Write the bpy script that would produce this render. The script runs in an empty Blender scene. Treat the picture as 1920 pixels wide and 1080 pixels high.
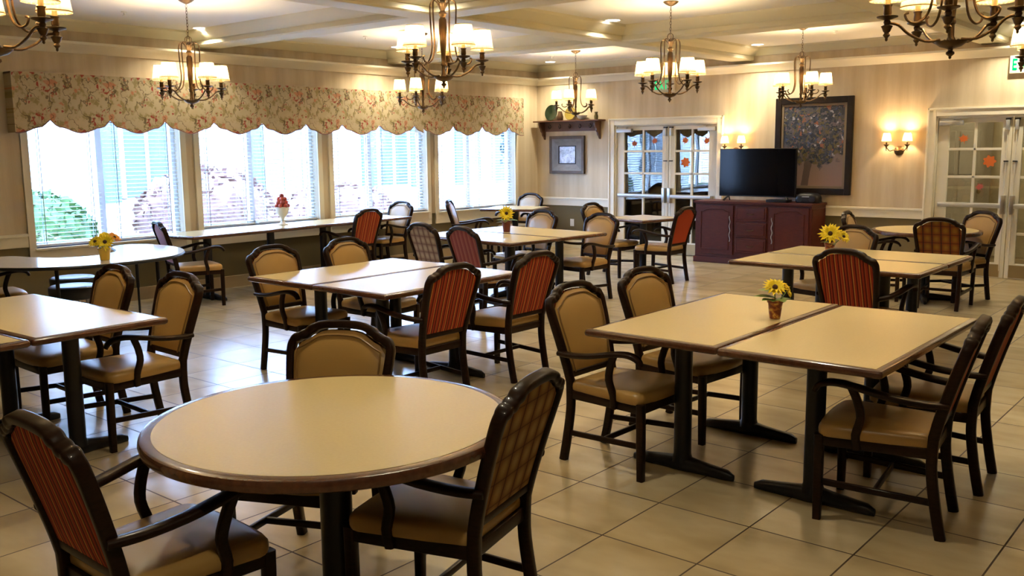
import bpy, bmesh, math, random
from mathutils import Vector, Matrix
random.seed(7)
PI = math.pi
R = math.radians
COL = bpy.context.scene.collection

# ------------------------------------------------------------------ materials
def nt(name):
    m = bpy.data.materials.new(name); m.use_nodes = True
    t = m.node_tree; t.nodes.clear()
    out = t.nodes.new('ShaderNodeOutputMaterial')
    return m, t, out

def N(t, kind, **kw):
    n = t.nodes.new(kind)
    for k, v in kw.items():
        if k.startswith('i_'):
            n.inputs[k[2:].replace('_', ' ')].default_value = v
        else:
            setattr(n, k, v)
    return n

def mth(t, op, a, b=None, c=None):
    n = t.nodes.new('ShaderNodeMath'); n.operation = op
    for i, v in enumerate((a, b, c)):
        if v is None: continue
        if isinstance(v, (int, float)): n.inputs[i].default_value = v
        else: t.links.new(v, n.inputs[i])
    return n.outputs[0]

def mixc(t, fac, a, b, mode='MIX'):
    n = t.nodes.new('ShaderNodeMix'); n.data_type = 'RGBA'; n.blend_type = mode
    for sock, v in ((n.inputs[0], fac), (n.inputs[6], a), (n.inputs[7], b)):
        if isinstance(v, (int, float)): sock.default_value = v
        elif isinstance(v, (tuple, list)): sock.default_value = (*v[:3], 1)
        else: t.links.new(v, sock)
    return n.outputs[2]

def ramp(t, fac, stops, interp='LINEAR'):
    n = t.nodes.new('ShaderNodeValToRGB'); n.color_ramp.interpolation = interp
    el = n.color_ramp.elements
    while len(el) < len(stops): el.new(0.5)
    for e, (p, c) in zip(el, stops):
        e.position = p; e.color = (*c, 1) if len(c) == 3 else c
    t.links.new(fac, n.inputs[0])
    return n.outputs[0]

def coords(t, scale=None, kind='Object'):
    tc = t.nodes.new('ShaderNodeTexCoord')
    o = tc.outputs[kind]
    if scale:
        mp = t.nodes.new('ShaderNodeMapping'); mp.inputs['Scale'].default_value = scale
        t.links.new(o, mp.inputs[0]); o = mp.outputs[0]
    return o

def noise(t, vec, scale, detail=4, rough=.5):
    n = N(t, 'ShaderNodeTexNoise'); n.inputs['Scale'].default_value = scale
    n.inputs['Detail'].default_value = detail; n.inputs['Roughness'].default_value = rough
    t.links.new(vec, n.inputs['Vector']); return n.outputs[0]

def bsdf(t, out, col, rough=.5, metal=0, spec=.5, coat=0, bump=None, bstr=.2, bdist=.01, coatr=.1):
    b = t.nodes.new('ShaderNodeBsdfPrincipled')
    if isinstance(col, (tuple, list)): b.inputs['Base Color'].default_value = (*col[:3], 1)
    else: t.links.new(col, b.inputs['Base Color'])
    if isinstance(rough, (int, float)): b.inputs['Roughness'].default_value = rough
    else: t.links.new(rough, b.inputs['Roughness'])
    b.inputs['Metallic'].default_value = metal
    b.inputs['Specular IOR Level'].default_value = spec
    b.inputs['Coat Weight'].default_value = coat; b.inputs['Coat Roughness'].default_value = coatr
    if bump is not None:
        bn = t.nodes.new('ShaderNodeBump'); bn.inputs['Strength'].default_value = bstr
        bn.inputs['Distance'].default_value = bdist
        t.links.new(bump, bn.inputs['Height']); t.links.new(bn.outputs[0], b.inputs['Normal'])
    t.links.new(b.outputs[0], out.inputs[0]); return b

def plain(name, col, rough=.5, metal=0, spec=.5, coat=0, var=.0, vscale=8, coatr=.1):
    m, t, out = nt(name)
    c = col
    if var:
        f = noise(t, coords(t), vscale)
        c = mixc(t, f, tuple(x*(1-var) for x in col), tuple(min(1, x*(1+var)) for x in col))
    bsdf(t, out, c, rough, metal, spec, coat, coatr=coatr); return m

def wood(name, c1, c2, rough=.3, coat=.4, scale=(3, 30, 3), spec=.5):
    m, t, out = nt(name)
    f = noise(t, coords(t, scale), 3.0, 6, .6)
    c = ramp(t, f, [(.3, c1), (.7, c2)])
    bsdf(t, out, c, rough, 0, spec, coat, bump=f, bstr=.05, coatr=.07); return m

M = {}
M['frame_wood'] = wood('espresso wood', (.0105, .0040, .0020), (.0190, .0074, .0035), .38, .16, (8, 8, 30), spec=.10)
M['edge_wood'] = wood('mahogany edge', (.060, .019, .009), (.105, .036, .016), .25, .5, (12, 12, 12))
M['cherry'] = wood('cherry cabinet', (.052, .009, .0055), (.082, .016, .009), .45, .06, (4, 4, 20), spec=.25)
M['shelf_wood'] = wood('walnut shelf', (.085, .032, .014), (.13, .052, .024), .45, .1, (20, 4, 4))
M['cream'] = plain('cream paint', (.78, .73, .59), .45, var=.03)
M['door_paint'] = plain('door paint', (.74, .70, .58), .4, var=.02)
M['crown'] = plain('crown paint', (.78, .73, .54), .5, var=.02)
M['ceil'] = plain('ceiling paint', (.86, .84, .80), .8, var=.02, vscale=3)
M['black_iron'] = plain('black iron', (.006, .0065, .009), .36, 0, .35)
M['black_plastic'] = plain('black plastic', (.007, .007, .008), .4, 0, .3)
M['screen'] = plain('tv screen', (.003, .003, .004), .10, 0, .12)
M['steel'] = plain('brushed steel', (.55, .54, .52), .3, 1)
M['brass_dark'] = plain('aged bronze', (.105, .066, .034), .36, .75, var=.3, vscale=30)
M['brass_plate'] = plain('brass plate', (.45, .36, .20), .35, .9)
M['silver_paint'] = plain('satin aluminium', (.50, .51, .52), .35, .5)
M['white_plastic'] = plain('white plastic', (.8, .78, .72), .4)
M['vinyl_black'] = plain('black vinyl', (.012, .014, .018), .35)
M['black_frame'] = wood('black frame', (.008, .006, .005), (.016, .010, .008), .4, .1, spec=.2)
M['mat_grey'] = wood('weathered grey wood', (.13, .125, .12), (.20, .19, .18), .6, 0)
M['cord'] = plain('mauve welt cord', (.22, .10, .09), .8)

# vinyl
m, t, out = nt('tan vinyl')
f = noise(t, coords(t), 60, 3); g = noise(t, coords(t), 4, 2)
c = mixc(t, g, (.33, .190, .052), (.42, .255, .078))
bsdf(t, out, c, .36, 0, .5, .15, bump=f, bstr=.12, bdist=.002, coatr=.3); M['vinyl'] = m
m, t, out = nt('tan vinyl piping'); bsdf(t, out, (.20, .105, .03), .4); M['piping'] = m

# stripes
def stripes(name, base, cols, sat=1):
    m, t, out = nt(name)
    o = coords(t); sp = N(t, 'ShaderNodeSeparateXYZ'); t.links.new(o, sp.inputs[0])
    x = mth(t, 'MULTIPLY', mth(t, 'ADD', sp.outputs[0], 1.0), 1/.125)
    fr = mth(t, 'FRACT', x)
    c = ramp(t, fr, cols, 'CONSTANT')
    w = noise(t, coords(t, (1, 1, .3)), 260, 2)
    c = mixc(t, mth(t, 'MULTIPLY', w, .35), c, (.05, .01, .005))
    bsdf(t, out, c, .75, 0, .25, bump=w, bstr=.2, bdist=.002); return m
rd = (.40, .042, .014); dk = (.12, .009, .005); gd = (.66, .29, .06); og = (.50, .11, .03)
M['red_stripe'] = stripes('red stripe fabric', rd, [(0, rd), (.10, dk), (.19, og), (.24, rd), (.36, dk), (.44, gd), (.50, rd), (.62, dk), (.71, og), (.76, rd), (.87, gd), (.92, dk)])
rd2 = (.34, .075, .05)
M['rose_stripe'] = stripes('rose stripe fabric', rd2, [(0, rd2), (.12, (.20, .03, .025)), (.20, rd2), (.36, (.42, .2, .10)), (.42, rd2), (.60, (.20, .03, .025)), (.68, rd2), (.85, (.44, .22, .12)), (.90, rd2)])
m, t, out = nt('orange red fabric')
w = noise(t, coords(t), 200, 2); bsdf(t, out, mixc(t, w, (.26, .030, .010), (.36, .05, .015)), .8, 0, .2, bump=w, bstr=.2, bdist=.002); M['orange_red'] = m
m, t, out = nt('rose fabric')
w = noise(t, coords(t), 200, 2); bsdf(t, out, mixc(t, w, (.30, .13, .13), (.38, .17, .17)), .8, 0, .2, bump=w, bstr=.2, bdist=.002); M['rose'] = m

def plaid(name, c0, c1, c2, line, per=.085):
    m, t, out = nt(name)
    o = coords(t); sp = N(t, 'ShaderNodeSeparateXYZ'); t.links.new(o, sp.inputs[0])
    fx = mth(t, 'FRACT', mth(t, 'MULTIPLY', mth(t, 'ADD', sp.outputs[0], 1.0), 1/per))
    fz = mth(t, 'FRACT', mth(t, 'MULTIPLY', sp.outputs[2], 1/per))
    bx = mth(t, 'ABSOLUTE', mth(t, 'SUBTRACT', fx, .5)); bz = mth(t, 'ABSOLUTE', mth(t, 'SUBTRACT', fz, .5))
    a = ramp(t, bx, [(.0, (1, 1, 1)), (.2, (.7, .7, .7)), (.42, (0, 0, 0))])
    b = ramp(t, bz, [(.0, (1, 1, 1)), (.2, (.7, .7, .7)), (.42, (0, 0, 0))])
    c = mixc(t, a, c1, c0); c = mixc(t, mth(t, 'MULTIPLY', mth(t, 'SUBTRACT', 1.0, b), .7), c, c2)
    lx = mth(t, 'GREATER_THAN', bx, .455); lz = mth(t, 'GREATER_THAN', bz, .465)
    c = mixc(t, mth(t, 'MULTIPLY', lx, .85), c, line); c = mixc(t, mth(t, 'MULTIPLY', lz, .6), c, line)
    bsdf(t, out, c, .85, 0, .2, bump=noise(t, o, 250, 2), bstr=.2, bdist=.002); return m
M['plaid_tan'] = plaid('tan plaid fabric', (.36, .23, .08), (.19, .085, .025), (.17, .07, .02), (.05, .02, .01))
M['plaid_gold'] = plaid('gold plaid fabric', (.26, .14, .02), (.15, .045, .012), (.18, .03, .012), (.010, .015, .012), .085)
M['plaid_cream'] = plaid('cream plaid fabric', (.46, .35, .21), (.26, .17, .10), (.22, .12, .08), (.09, .04, .03), .08)

# laminate
m, t, out = nt('cream laminate')
g = noise(t, coords(t), 90, 3); g2 = noise(t, coords(t), 3, 3)
c = mixc(t, g, (.58, .46, .23), (.65, .53, .275)); c = mixc(t, mth(t, 'MULTIPLY', g2, .25), c, (.56, .44, .22))
bsdf(t, out, c, .27, 0, .6); M['laminate'] = m

# floor tiles
m, t, out = nt('beige ceramic tiles')
o = coords(t); sp = N(t, 'ShaderNodeSeparateXYZ'); t.links.new(o, sp.inputs[0])
TX, TY, OX, OY = .4575, .474, -2.634, 3.67
u = mth(t, 'DIVIDE', mth(t, 'SUBTRACT', sp.outputs[0], OX), TX); v = mth(t, 'DIVIDE', mth(t, 'SUBTRACT', sp.outputs[1], OY), TY)
fu = mth(t, 'ABSOLUTE', mth(t, 'SUBTRACT', mth(t, 'FRACT', mth(t, 'ADD', u, 100.5)), .5))
fv = mth(t, 'ABSOLUTE', mth(t, 'SUBTRACT', mth(t, 'FRACT', mth(t, 'ADD', v, 100.5)), .5))
gr = mth(t, 'LESS_THAN', mth(t, 'MINIMUM', fu, fv), .0085)
cell = N(t, 'ShaderNodeCombineXYZ'); t.links.new(mth(t, 'FLOOR', u), cell.inputs[0]); t.links.new(mth(t, 'FLOOR', v), cell.inputs[1])
wn = N(t, 'ShaderNodeTexWhiteNoise'); t.links.new(cell.outputs[0], wn.inputs['Vector'])
off = N(t, 'ShaderNodeVectorMath', operation='ADD'); sc = N(t, 'ShaderNodeVectorMath', operation='SCALE'); sc.inputs['Scale'].default_value = 13
t.links.new(wn.outputs['Color'], sc.inputs[0]); t.links.new(sc.outputs[0], off.inputs[0]); t.links.new(o, off.inputs[1])
mp = N(t, 'ShaderNodeMapping'); mp.inputs['Scale'].default_value = (1, 1.6, 1); t.links.new(off.outputs[0], mp.inputs[0])
mp.inputs['Scale'].default_value = (.8, 1.7, 1)
n1 = noise(t, mp.outputs[0], 2.0, 3, .5); n2 = noise(t, mp.outputs[0], 7, 4, .55)
c = ramp(t, n1, [(.30, (.33, .25, .135)), (.5, (.44, .35, .205)), (.70, (.50, .41, .26))])
c = mixc(t, mth(t, 'MULTIPLY', ramp(t, n2, [(.45, (0, 0, 0)), (.75, (1, 1, 1))]), .30), c, (.34, .26, .155))
c = mixc(t, mth(t, 'MULTIPLY', wn.outputs['Value'], .14), c, (.36, .28, .17))
c = mixc(t, gr, c, (.060, .036, .018))
rg = mth(t, 'ADD', mth(t, 'MULTIPLY', n2, .08), .20); rg = mth(t, 'ADD', rg, mth(t, 'MULTIPLY', gr, .5))
hb = mth(t, 'SUBTRACT', mth(t, 'MULTIPLY', n2, .10), gr)
bsdf(t, out, c, rg, 0, .5, bump=hb, bstr=.35, bdist=.002); M['floor'] = m

# wallpaper + painted dado
def wallmat(name, axis, split=True):
    m, t, out = nt(name)
    o = coords(t); sp = N(t, 'ShaderNodeSeparateXYZ'); t.links.new(o, sp.inputs[0])
    a = sp.outputs[axis]; z = sp.outputs[2]
    wob = mth(t, 'MULTIPLY', noise(t, coords(t, (4, 4, .6)), 3, 3), .05)
    s = mth(t, 'SINE', mth(t, 'MULTIPLY', mth(t, 'ADD', a, wob), 2*PI/.30))
    s2 = mth(t, 'SINE', mth(t, 'MULTIPLY', a, 2*PI/.10))
    n = noise(t, coords(t, (3, 3, .35)), 16, 4)
    f = mth(t, 'ADD', mth(t, 'MULTIPLY', s, .28), mth(t, 'ADD', mth(t, 'MULTIPLY', s2, .10), mth(t, 'MULTIPLY', mth(t, 'SUBTRACT', n, .5), .6)))
    f = mth(t, 'ADD', f, .5)
    c = ramp(t, f, [(.05, (.525, .43, .29)), (.5, (.58, .485, .34)), (.95, (.635, .545, .40))])
    if split:
        low = mth(t, 'LESS_THAN', z, .70)
        c = mixc(t, low, c, (.150, .120, .060))
    bsdf(t, out, c, .65, 0, .3); return m
M['wp_x'] = wallmat('wallpaper back', 0); M['wp_y'] = wallmat('wallpaper side', 1)

# valance fabric
m, t, out = nt('floral linen')
o = coords(t); sp = N(t, 'ShaderNodeSeparateXYZ'); t.links.new(o, sp.inputs[0])
yy = mth(t, 'MULTIPLY', mth(t, 'FRACT', mth(t, 'MULTIPLY', sp.outputs[1], 1/.62)), .62)
cv = N(t, 'ShaderNodeCombineXYZ'); t.links.new(yy, cv.inputs[1]); t.links.new(sp.outputs[2], cv.inputs[2])
P_ = cv.outputs[0]
base = mixc(t, noise(t, P_, 9, 3), (.42, .345, .225), (.50, .42, .29))
leaf = ramp(t, noise(t, P_, 13, 4, .6), [(.52, (0, 0, 0)), (.58, (1, 1, 1))])
c = mixc(t, mth(t, 'MULTIPLY', leaf, .75), base, mixc(t, noise(t, P_, 30, 2), (.17, .15, .045), (.33, .27, .12)))
def shifted(dx):
    mp = N(t, 'ShaderNodeMapping'); mp.inputs['Location'].default_value = (dx, dx*1.7, dx*.6); t.links.new(P_, mp.inputs[0]); return mp.outputs[0]
fl = ramp(t, noise(t, shifted(3.3), 9.5, 2, .5), [(.60, (0, 0, 0)), (.64, (1, 1, 1))])
c = mixc(t, mth(t, 'MULTIPLY', fl, .85), c, mixc(t, noise(t, P_, 45, 2), (.40, .10, .055), (.55, .30, .17)))
fl2 = ramp(t, noise(t, shifted(7.1), 15, 2, .5), [(.63, (0, 0, 0)), (.67, (1, 1, 1))])
c = mixc(t, mth(t, 'MULTIPLY', fl2, .9), c, (.30, .035, .03))
wv = mth(t, 'ABSOLUTE', mth(t, 'SUBTRACT', noise(t, shifted(11.), 5, 3, .55), .5))
vine = mth(t, 'LESS_THAN', wv, .012)
c = mixc(t, mth(t, 'MULTIPLY', vine, .75), c, (.10, .07, .04))
bsdf(t, out, c, .85, 0, .2); M['floral'] = m

# glass (thin pane)
def glassmat(name, tint, extra=.0, rough=.0):
    m, t, out = nt(name)
    tr = N(t, 'ShaderNodeBsdfTransparent'); tr.inputs[0].default_value = (*tint, 1)
    gl = N(t, 'ShaderNodeBsdfGlossy'); gl.inputs['Roughness'].default_value = rough
    fr = N(t, 'ShaderNodeFresnel'); ge = N(t, 'ShaderNodeNewGeometry'); t.links.new(mth(t, 'SUBTRACT', 1.5, mth(t, 'MULTIPLY', ge.outputs['Backfacing'], .83333)), fr.inputs[0])
    o = coords(t)
    bn = N(t, 'ShaderNodeBump'); bn.inputs['Strength'].default_value = .06; bn.inputs['Distance'].default_value = .02
    t.links.new(noise(t, o, 2.2, 2), bn.inputs['Height']); t.links.new(bn.outputs[0], gl.inputs['Normal'])
    mx = N(t, 'ShaderNodeMixShader')
    t.links.new(mth(t, 'ADD', mth(t, 'MULTIPLY', fr.outputs[0], 2.0), extra), mx.inputs[0])
    t.links.new(tr.outputs[0], mx.inputs[1]); t.links.new(gl.outputs[0], mx.inputs[2])
    t.links.new(mx.outputs[0], out.inputs[0]); return m
M['pane'] = glassmat('window glass', (.93, .96, .97))
M['door_glass'] = glassmat('door glass', (.80, .81, .79), .03)

def slatmat():
    m, t, out = nt('white blind slat')
    d = N(t, 'ShaderNodeBsdfDiffuse'); d.inputs[0].default_value = (.80, .82, .84, 1)
    tl = N(t, 'ShaderNodeBsdfTranslucent'); tl.inputs[0].default_value = (.80, .84, .88, 1)
    mx = N(t, 'ShaderNodeMixShader'); mx.inputs[0].default_value = .5
    t.links.new(d.outputs[0], mx.inputs[1]); t.links.new(tl.outputs[0], mx.inputs[2]); t.links.new(mx.outputs[0], out.inputs[0]); return m
M['slat'] = slatmat()
M['tape'] = plain('blind tape', (.42, .46, .52), .8)

def emit(name, col, s):
    m, t, out = nt(name); e = N(t, 'ShaderNodeEmission'); e.inputs[0].default_value = (*col, 1); e.inputs[1].default_value = s
    t.links.new(e.outputs[0], out.inputs[0]); return m
M['bulb'] = emit('lamp bulb', (1, .72, .38), 14)
M['down_light'] = emit('downlight lens', (1, .93, .80), 9)
M['exit_green'] = emit('exit green', (.0, .42, .12), 1.0)
M['led'] = emit('led', (1, .5, .1), .5)
def shademat(name, s):
    m, t, out = nt(name)
    o = coords(t)
    e = N(t, 'ShaderNodeEmission')
    lw = N(t, 'ShaderNodeLayerWeight'); lw.inputs[0].default_value = .5
    e.inputs[0].default_value = (1, .72, .38, 1); e.inputs[1].default_value = s
    tl = N(t, 'ShaderNodeBsdfTranslucent'); tl.inputs[0].default_value = (.62, .48, .27, 1)
    d = N(t, 'ShaderNodeBsdfDiffuse'); d.inputs[0].default_value = (.8, .68, .45, 1)
    m1 = N(t, 'ShaderNodeMixShader'); m1.inputs[0].default_value = .4
    t.links.new(tl.outputs[0], m1.inputs[1]); t.links.new(d.outputs[0], m1.inputs[2])
    ad = N(t, 'ShaderNodeAddShader'); t.links.new(m1.outputs[0], ad.inputs[0]); t.links.new(e.outputs[0], ad.inputs[1])
    t.links.new(ad.outputs[0], out.inputs[0]); return m
M['shade'] = shademat('pleated shade', .06)
M['shade_trim'] = plain('shade trim', (.55, .36, .15), .8)
M['candle'] = plain('candle sleeve', (.62, .5, .28), .5)

# ------------------------------------------------------------------ mesh helpers
def link(name, bm, mat, parent=None, smooth=True, angle=35):
    me = bpy.data.meshes.new(name)
    bmesh.ops.recalc_face_normals(bm, faces=bm.faces)
    bm.to_mesh(me); bm.free()
    mats = mat if isinstance(mat, (list, tuple)) else [mat]
    for x in mats: me.materials.append(x)
    if smooth:
        me.polygons.foreach_set('use_smooth', [True]*len(me.polygons))
        try: me.set_sharp_from_angle(angle=R(angle))
        except Exception: pass
    o = bpy.data.objects.new(name, me); COL.objects.link(o)
    if parent: o.parent = parent
    return o

def thing(name, label, cat, loc=(0, 0, 0), rz=0, group=None):
    o = bpy.data.objects.new(name, None); COL.objects.link(o)
    o.empty_display_size = .1
    o.location = loc; o.rotation_euler = (0, 0, rz)
    o['label'] = label; o['category'] = cat
    if group: o['group'] = group
    return o

def tag(o, label, cat, group=None, kind=None):
    if label: o['label'] = label
    if cat: o['category'] = cat
    if group: o['group'] = group
    if kind: o['kind'] = kind
    return o

def struct(name, bm, mat, parent=None, smooth=False):
    o = link(name, bm, mat, parent, smooth)
    if not parent: o['kind'] = 'structure'
    return o

def copy_tree(o, parent=None):
    c = o.copy(); COL.objects.link(c)
    if parent: c.parent = parent
    for ch in list(KIDS.get(o.name, [])) or [x for x in o.children]:
        copy_tree(ch, c)
    return c
KIDS = {}

def B(): return bmesh.new()

def box(bm, x0, x1, y0, y1, z0, z1, bev=0, mi=0):
    vs = [bm.verts.new((x, y, z)) for x in (x0, x1) for y in (y0, y1) for z in (z0, z1)]
    fs = []
    for idx in ((0, 1, 3, 2), (4, 6, 7, 5), (0, 4, 5, 1), (2, 3, 7, 6), (0, 2, 6, 4), (1, 5, 7, 3)):
        f = bm.faces.new([vs[i] for i in idx]); f.material_index = mi; fs.append(f)
    if bev:
        es = list({e for f in fs for e in f.edges})
        bmesh.ops.bevel(bm, geom=es, offset=bev, segments=2, affect='EDGES', profile=.6)
    return vs

def lathe(bm, prof, seg=20, cx=0, cy=0, cz=0, cap=True, mi=0):
    rings = []
    for r, z in prof:
        rings.append([bm.verts.new((cx+r*math.cos(2*PI*i/seg), cy+r*math.sin(2*PI*i/seg), cz+z)) for i in range(seg)])
    for a, b in zip(rings, rings[1:]):
        for i in range(seg):
            j = (i+1) % seg
            f = bm.faces.new((a[i], a[j], b[j], b[i])); f.material_index = mi
    if cap:
        for rg in (rings[0], rings[-1]):
            f = bm.faces.new(rg); f.material_index = mi

def catmull(pts, n=4, closed=False):
    P = [Vector(p) for p in pts]; out = []
    L = len(P)
    rng = range(L) if closed else range(L-1)
    for i in rng:
        if closed: p0, p1, p2, p3 = P[(i-1) % L], P[i], P[(i+1) % L], P[(i+2) % L]
        else: p0, p1, p2, p3 = P[max(i-1, 0)], P[i], P[i+1], P[min(i+2, L-1)]
        for k in range(n):
            s = k/n
            out.append(.5*((2*p1)+(p2-p0)*s+(2*p0-5*p1+4*p2-p3)*s*s+(3*p1-p0-3*p2+p3)*s**3))
    if not closed: out.append(P[-1])
    return out

def rrect(w, h, r=None, n=2):
    r = min(w, h)*.3 if r is None else r
    pts = []
    for cx, cy, a0 in ((w/2-r, h/2-r, 0), (-w/2+r, h/2-r, 90), (-w/2+r, -h/2+r, 180), (w/2-r, -h/2+r, 270)):
        for k in range(n+1):
            a = R(a0+90*k/n); pts.append((cx+r*math.cos(a), cy+r*math.sin(a)))
    return pts

def circ(r, n=8): return [(r*math.cos(2*PI*i/n), r*math.sin(2*PI*i/n)) for i in range(n)]

def sweep(bm, path, prof, up=Vector((0, 0, 1)), scales=None, cap=True):
    """prof (a,b): a along side (tangent x up), b along up'."""
    rings = []
    L = len(path)
    for i, p in enumerate(path):
        tg = (path[min(i+1, L-1)]-path[max(i-1, 0)]).normalized()
        u = up if not callable(up) else up(i)
        side = tg.cross(u)
        if side.length < 1e-4: side = tg.cross(Vector((1, 0, 0)))
        side.normalize(); u2 = side.cross(tg).normalized()
        s = scales[i] if scales else 1
        rings.append([bm.verts.new(p+side*(a*s)+u2*(b*s)) for a, b in prof])
    n = len(prof)
    for a, b in zip(rings, rings[1:]):
        for i in range(n):
            j = (i+1) % n; bm.faces.new((a[i], a[j], b[j], b[i]))
    if cap:
        bm.faces.new(rings[0]); bm.faces.new(rings[-1])

def loft(bm, outline, levels, cx=0, cy=0, topcap=True):
    """outline list of (x,y); levels (z, scale)."""
    rings = []
    for z, s in levels:
        rings.append([bm.verts.new((cx+(x-cx)*s, cy+(y-cy)*s, z)) for x, y in outline])
    n = len(outline)
    for a, b in zip(rings, rings[1:]):
        for i in range(n):
            j = (i+1) % n; bm.faces.new((a[i], a[j], b[j], b[i]))
    bm.faces.new(rings[0]); bm.faces.new(rings[-1])

def offset_loft(bm, outline, levels):
    """levels (z, inset) with true inset of a closed outline."""
    n = len(outline); P = [Vector((x, y)) for x, y in outline]
    nr = []
    for i in range(n):
        t = (P[(i+1) % n]-P[i-1]).normalized(); nr.append(Vector((-t.y, t.x)))
    area = sum(P[i].x*P[(i+1) % n].y-P[(i+1) % n].x*P[i].y for i in range(n))
    sg = 1 if area > 0 else -1
    rings = [[bm.verts.new((P[i].x+nr[i].x*sg*d, P[i].y+nr[i].y*sg*d, z)) for i in range(n)] for z, d in levels]
    for a, b in zip(rings, rings[1:]):
        for i in range(n):
            j = (i+1) % n; bm.faces.new((a[i], a[j], b[j], b[i]))
    return rings

# ------------------------------------------------------------------ camera
CAM = Vector((0, 0, 1.66))
fpx, yaw, pitch, roll = 1755.0, .69622, R(8.5), -.01019
cy_, sy_ = math.cos(yaw), math.sin(yaw)
F0 = Vector((-sy_, cy_, 0)); R0 = Vector((cy_, sy_, 0)); U0 = Vector((0, 0, 1))
F1 = F0*math.cos(pitch)-U0*math.sin(pitch); U1 = U0*math.cos(pitch)+F0*math.sin(pitch)
R2 = R0*math.cos(roll)+U1*math.sin(roll); U2 = U1*math.cos(roll)-R0*math.sin(roll)
cd = bpy.data.cameras.new('camera'); cam = bpy.data.objects.new('camera', cd); COL.objects.link(cam)
mat = Matrix.Identity(4)
for i in range(3):
    mat[i][0] = R2[i]; mat[i][1] = U2[i]; mat[i][2] = -F1[i]; mat[i][3] = CAM[i]
cam.matrix_world = mat
cd.sensor_fit = 'HORIZONTAL'; cd.sensor_width = 36; cd.lens = fpx*36/1920
cd.clip_start = .05; cd.clip_end = 200
bpy.context.scene.camera = cam

# ------------------------------------------------------------------ room shell
XW, YB, XR, YF, ZC = -9.98, 12.65, 2.2, -1.6, 3.02
bm = B(); box(bm, XW-.2, XR+.2, YF-.2, YB+3.6, -.1, 0); struct('floor', bm, M['floor'])
bm = B(); box(bm, XW-.2, XR+.2, YF-.2, YB+3.6, ZC, ZC+.12); struct('ceiling', bm, M['ceil'])

WIN = [(4.255, 5.955, .68), (6.205, 7.945, .74), (8.205, 9.975, .74), (10.22, 12.03, .72)]
WT = 2.15
bm = B()
ys = [YF-.2]
for a, b, zb in WIN: ys += [a, b]
ys.append(YB+.2)
for i in range(0, len(ys), 2): box(bm, XW-.2, XW, ys[i], ys[i+1], 0, ZC)
for a, b, zb in WIN:
    box(bm, XW-.2, XW, a, b, 0, zb); box(bm, XW-.2, XW, a, b, WT, ZC)
struct('wall_left', bm, M['wp_y'])
# back wall with two double doors
D1 = (-8.40, -6.60); D2 = (-3.56, -1.82); DH = 2.0
bm = B()
xs = [XW, D1[0], D1[1], D2[0], D2[1], XR+.2]
for i in range(0, 6, 2): box(bm, xs[i], xs[i+1], YB, YB+.18, 0, ZC)
for d in (D1, D2): box(bm, d[0], d[1], YB, YB+.18, DH, ZC)
struct('wall_back', bm, M['wp_x'])
bm = B(); box(bm, XR, XR+.2, YF-.2, YB+.18, 0, ZC); struct('wall_right', bm, M['wp_y'])
bm = B(); box(bm, XW, XR, YF-.2, YF, 0, ZC); struct('wall_front', bm, M['wp_x'])

tn = [0]
def trim(bm, mat=None, smooth=False):
    tn[0] += 1
    return struct('trim_%d' % tn[0], bm, mat or M['cream'], None, smooth)

# chair rails
def rail_x(x0, x1, y, z0=.70, z1=.835, d=.03):
    bm = B(); box(bm, x0, x1, y-d*.6, y, z0, z1, .004); box(bm, x0, x1, y-d, y, z1-.03, z1, .006); return bm
trim(rail_x(XW, D1[0]-.11, YB)); trim(rail_x(D1[1]+.11, D2[0]-.10, YB)); trim(rail_x(D2[1]+.10, XR, YB))
bm = B(); box(bm, XW, XW+.02, YF, 4.18, .70, .84, .004); box(bm, XW, XW+.03, YF, 4.18, .81, .84, .005); trim(bm)
# ledge + crown mouldings, on all walls
def prof_run(axis, a0, a1, wall, sgn, prof):
    """prof list of (depth,z) closed polygon, extruded along axis."""
    bm = B(); rings = []
    for a in (a0, a1):
        rg = []
        for d, z in prof:
            rg.append(bm.verts.new((a, wall+sgn*d, z) if axis == 'x' else (wall+sgn*d, a, z)))
        rings.append(rg)
    n = len(prof)
    for i in range(n):
        j = (i+1) % n; bm.faces.new((rings[0][i], rings[0][j], rings[1][j], rings[1][i]))
    bm.faces.new(rings[0]); bm.faces.new(rings[1])
    return bm
LEDGE = [(0, 2.69), (.02, 2.69), (.035, 2.705), (.06, 2.735), (.11, 2.765), (.135, 2.775), (.14, 2.80), (0, 2.80)]
CROWN = [(0, 2.915), (.015, 2.915), (.03, 2.93), (.05, 2.955), (.09, 2.985), (.115, 3.0), (.12, ZC), (0, ZC)]
for pr_ in (LEDGE, CROWN):
    mt = M['cream'] if pr_ is LEDGE else M['crown']
    trim(prof_run('y', YF, YB, XW, 1, pr_), mt, True); trim(prof_run('x', XW, XR, YB, -1, pr_), mt, True)
    trim(prof_run('y', YF, YB, XR, -1, pr_), mt, True); trim(prof_run('x', XW, XR, YF, 1, pr_), mt, True)
# ceiling beams: box core with stepped cornice on both sides
def beam(axis, c, a0, a1):
    h = .16 if axis == 'x' else .158
    e = 0 if axis == 'x' else -.0025
    pr2 = [(-h-.13, ZC), (-h-.12, 2.995), (-h-.06, 2.955), (-h-.035, 2.925), (-h, 2.915), (-h, 2.865), (-h+.02, 2.85),
           (h-.02, 2.85), (h, 2.865), (h, 2.915), (h+.035, 2.925), (h+.06, 2.955), (h+.12, 2.995), (h+.13, ZC)]
    pr2 = [(d, z if z == ZC else z+e) for d, z in pr2]
    return prof_run(axis, a0, a1, c, 1, pr2)
for y in (3.2, 6.34, 9.42): trim(beam('x', y, XW+.0, XR), M['crown'], True)
for x in (-6.22, -2.95): trim(beam('y', x, YF, YB), M['crown'], True)
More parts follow.
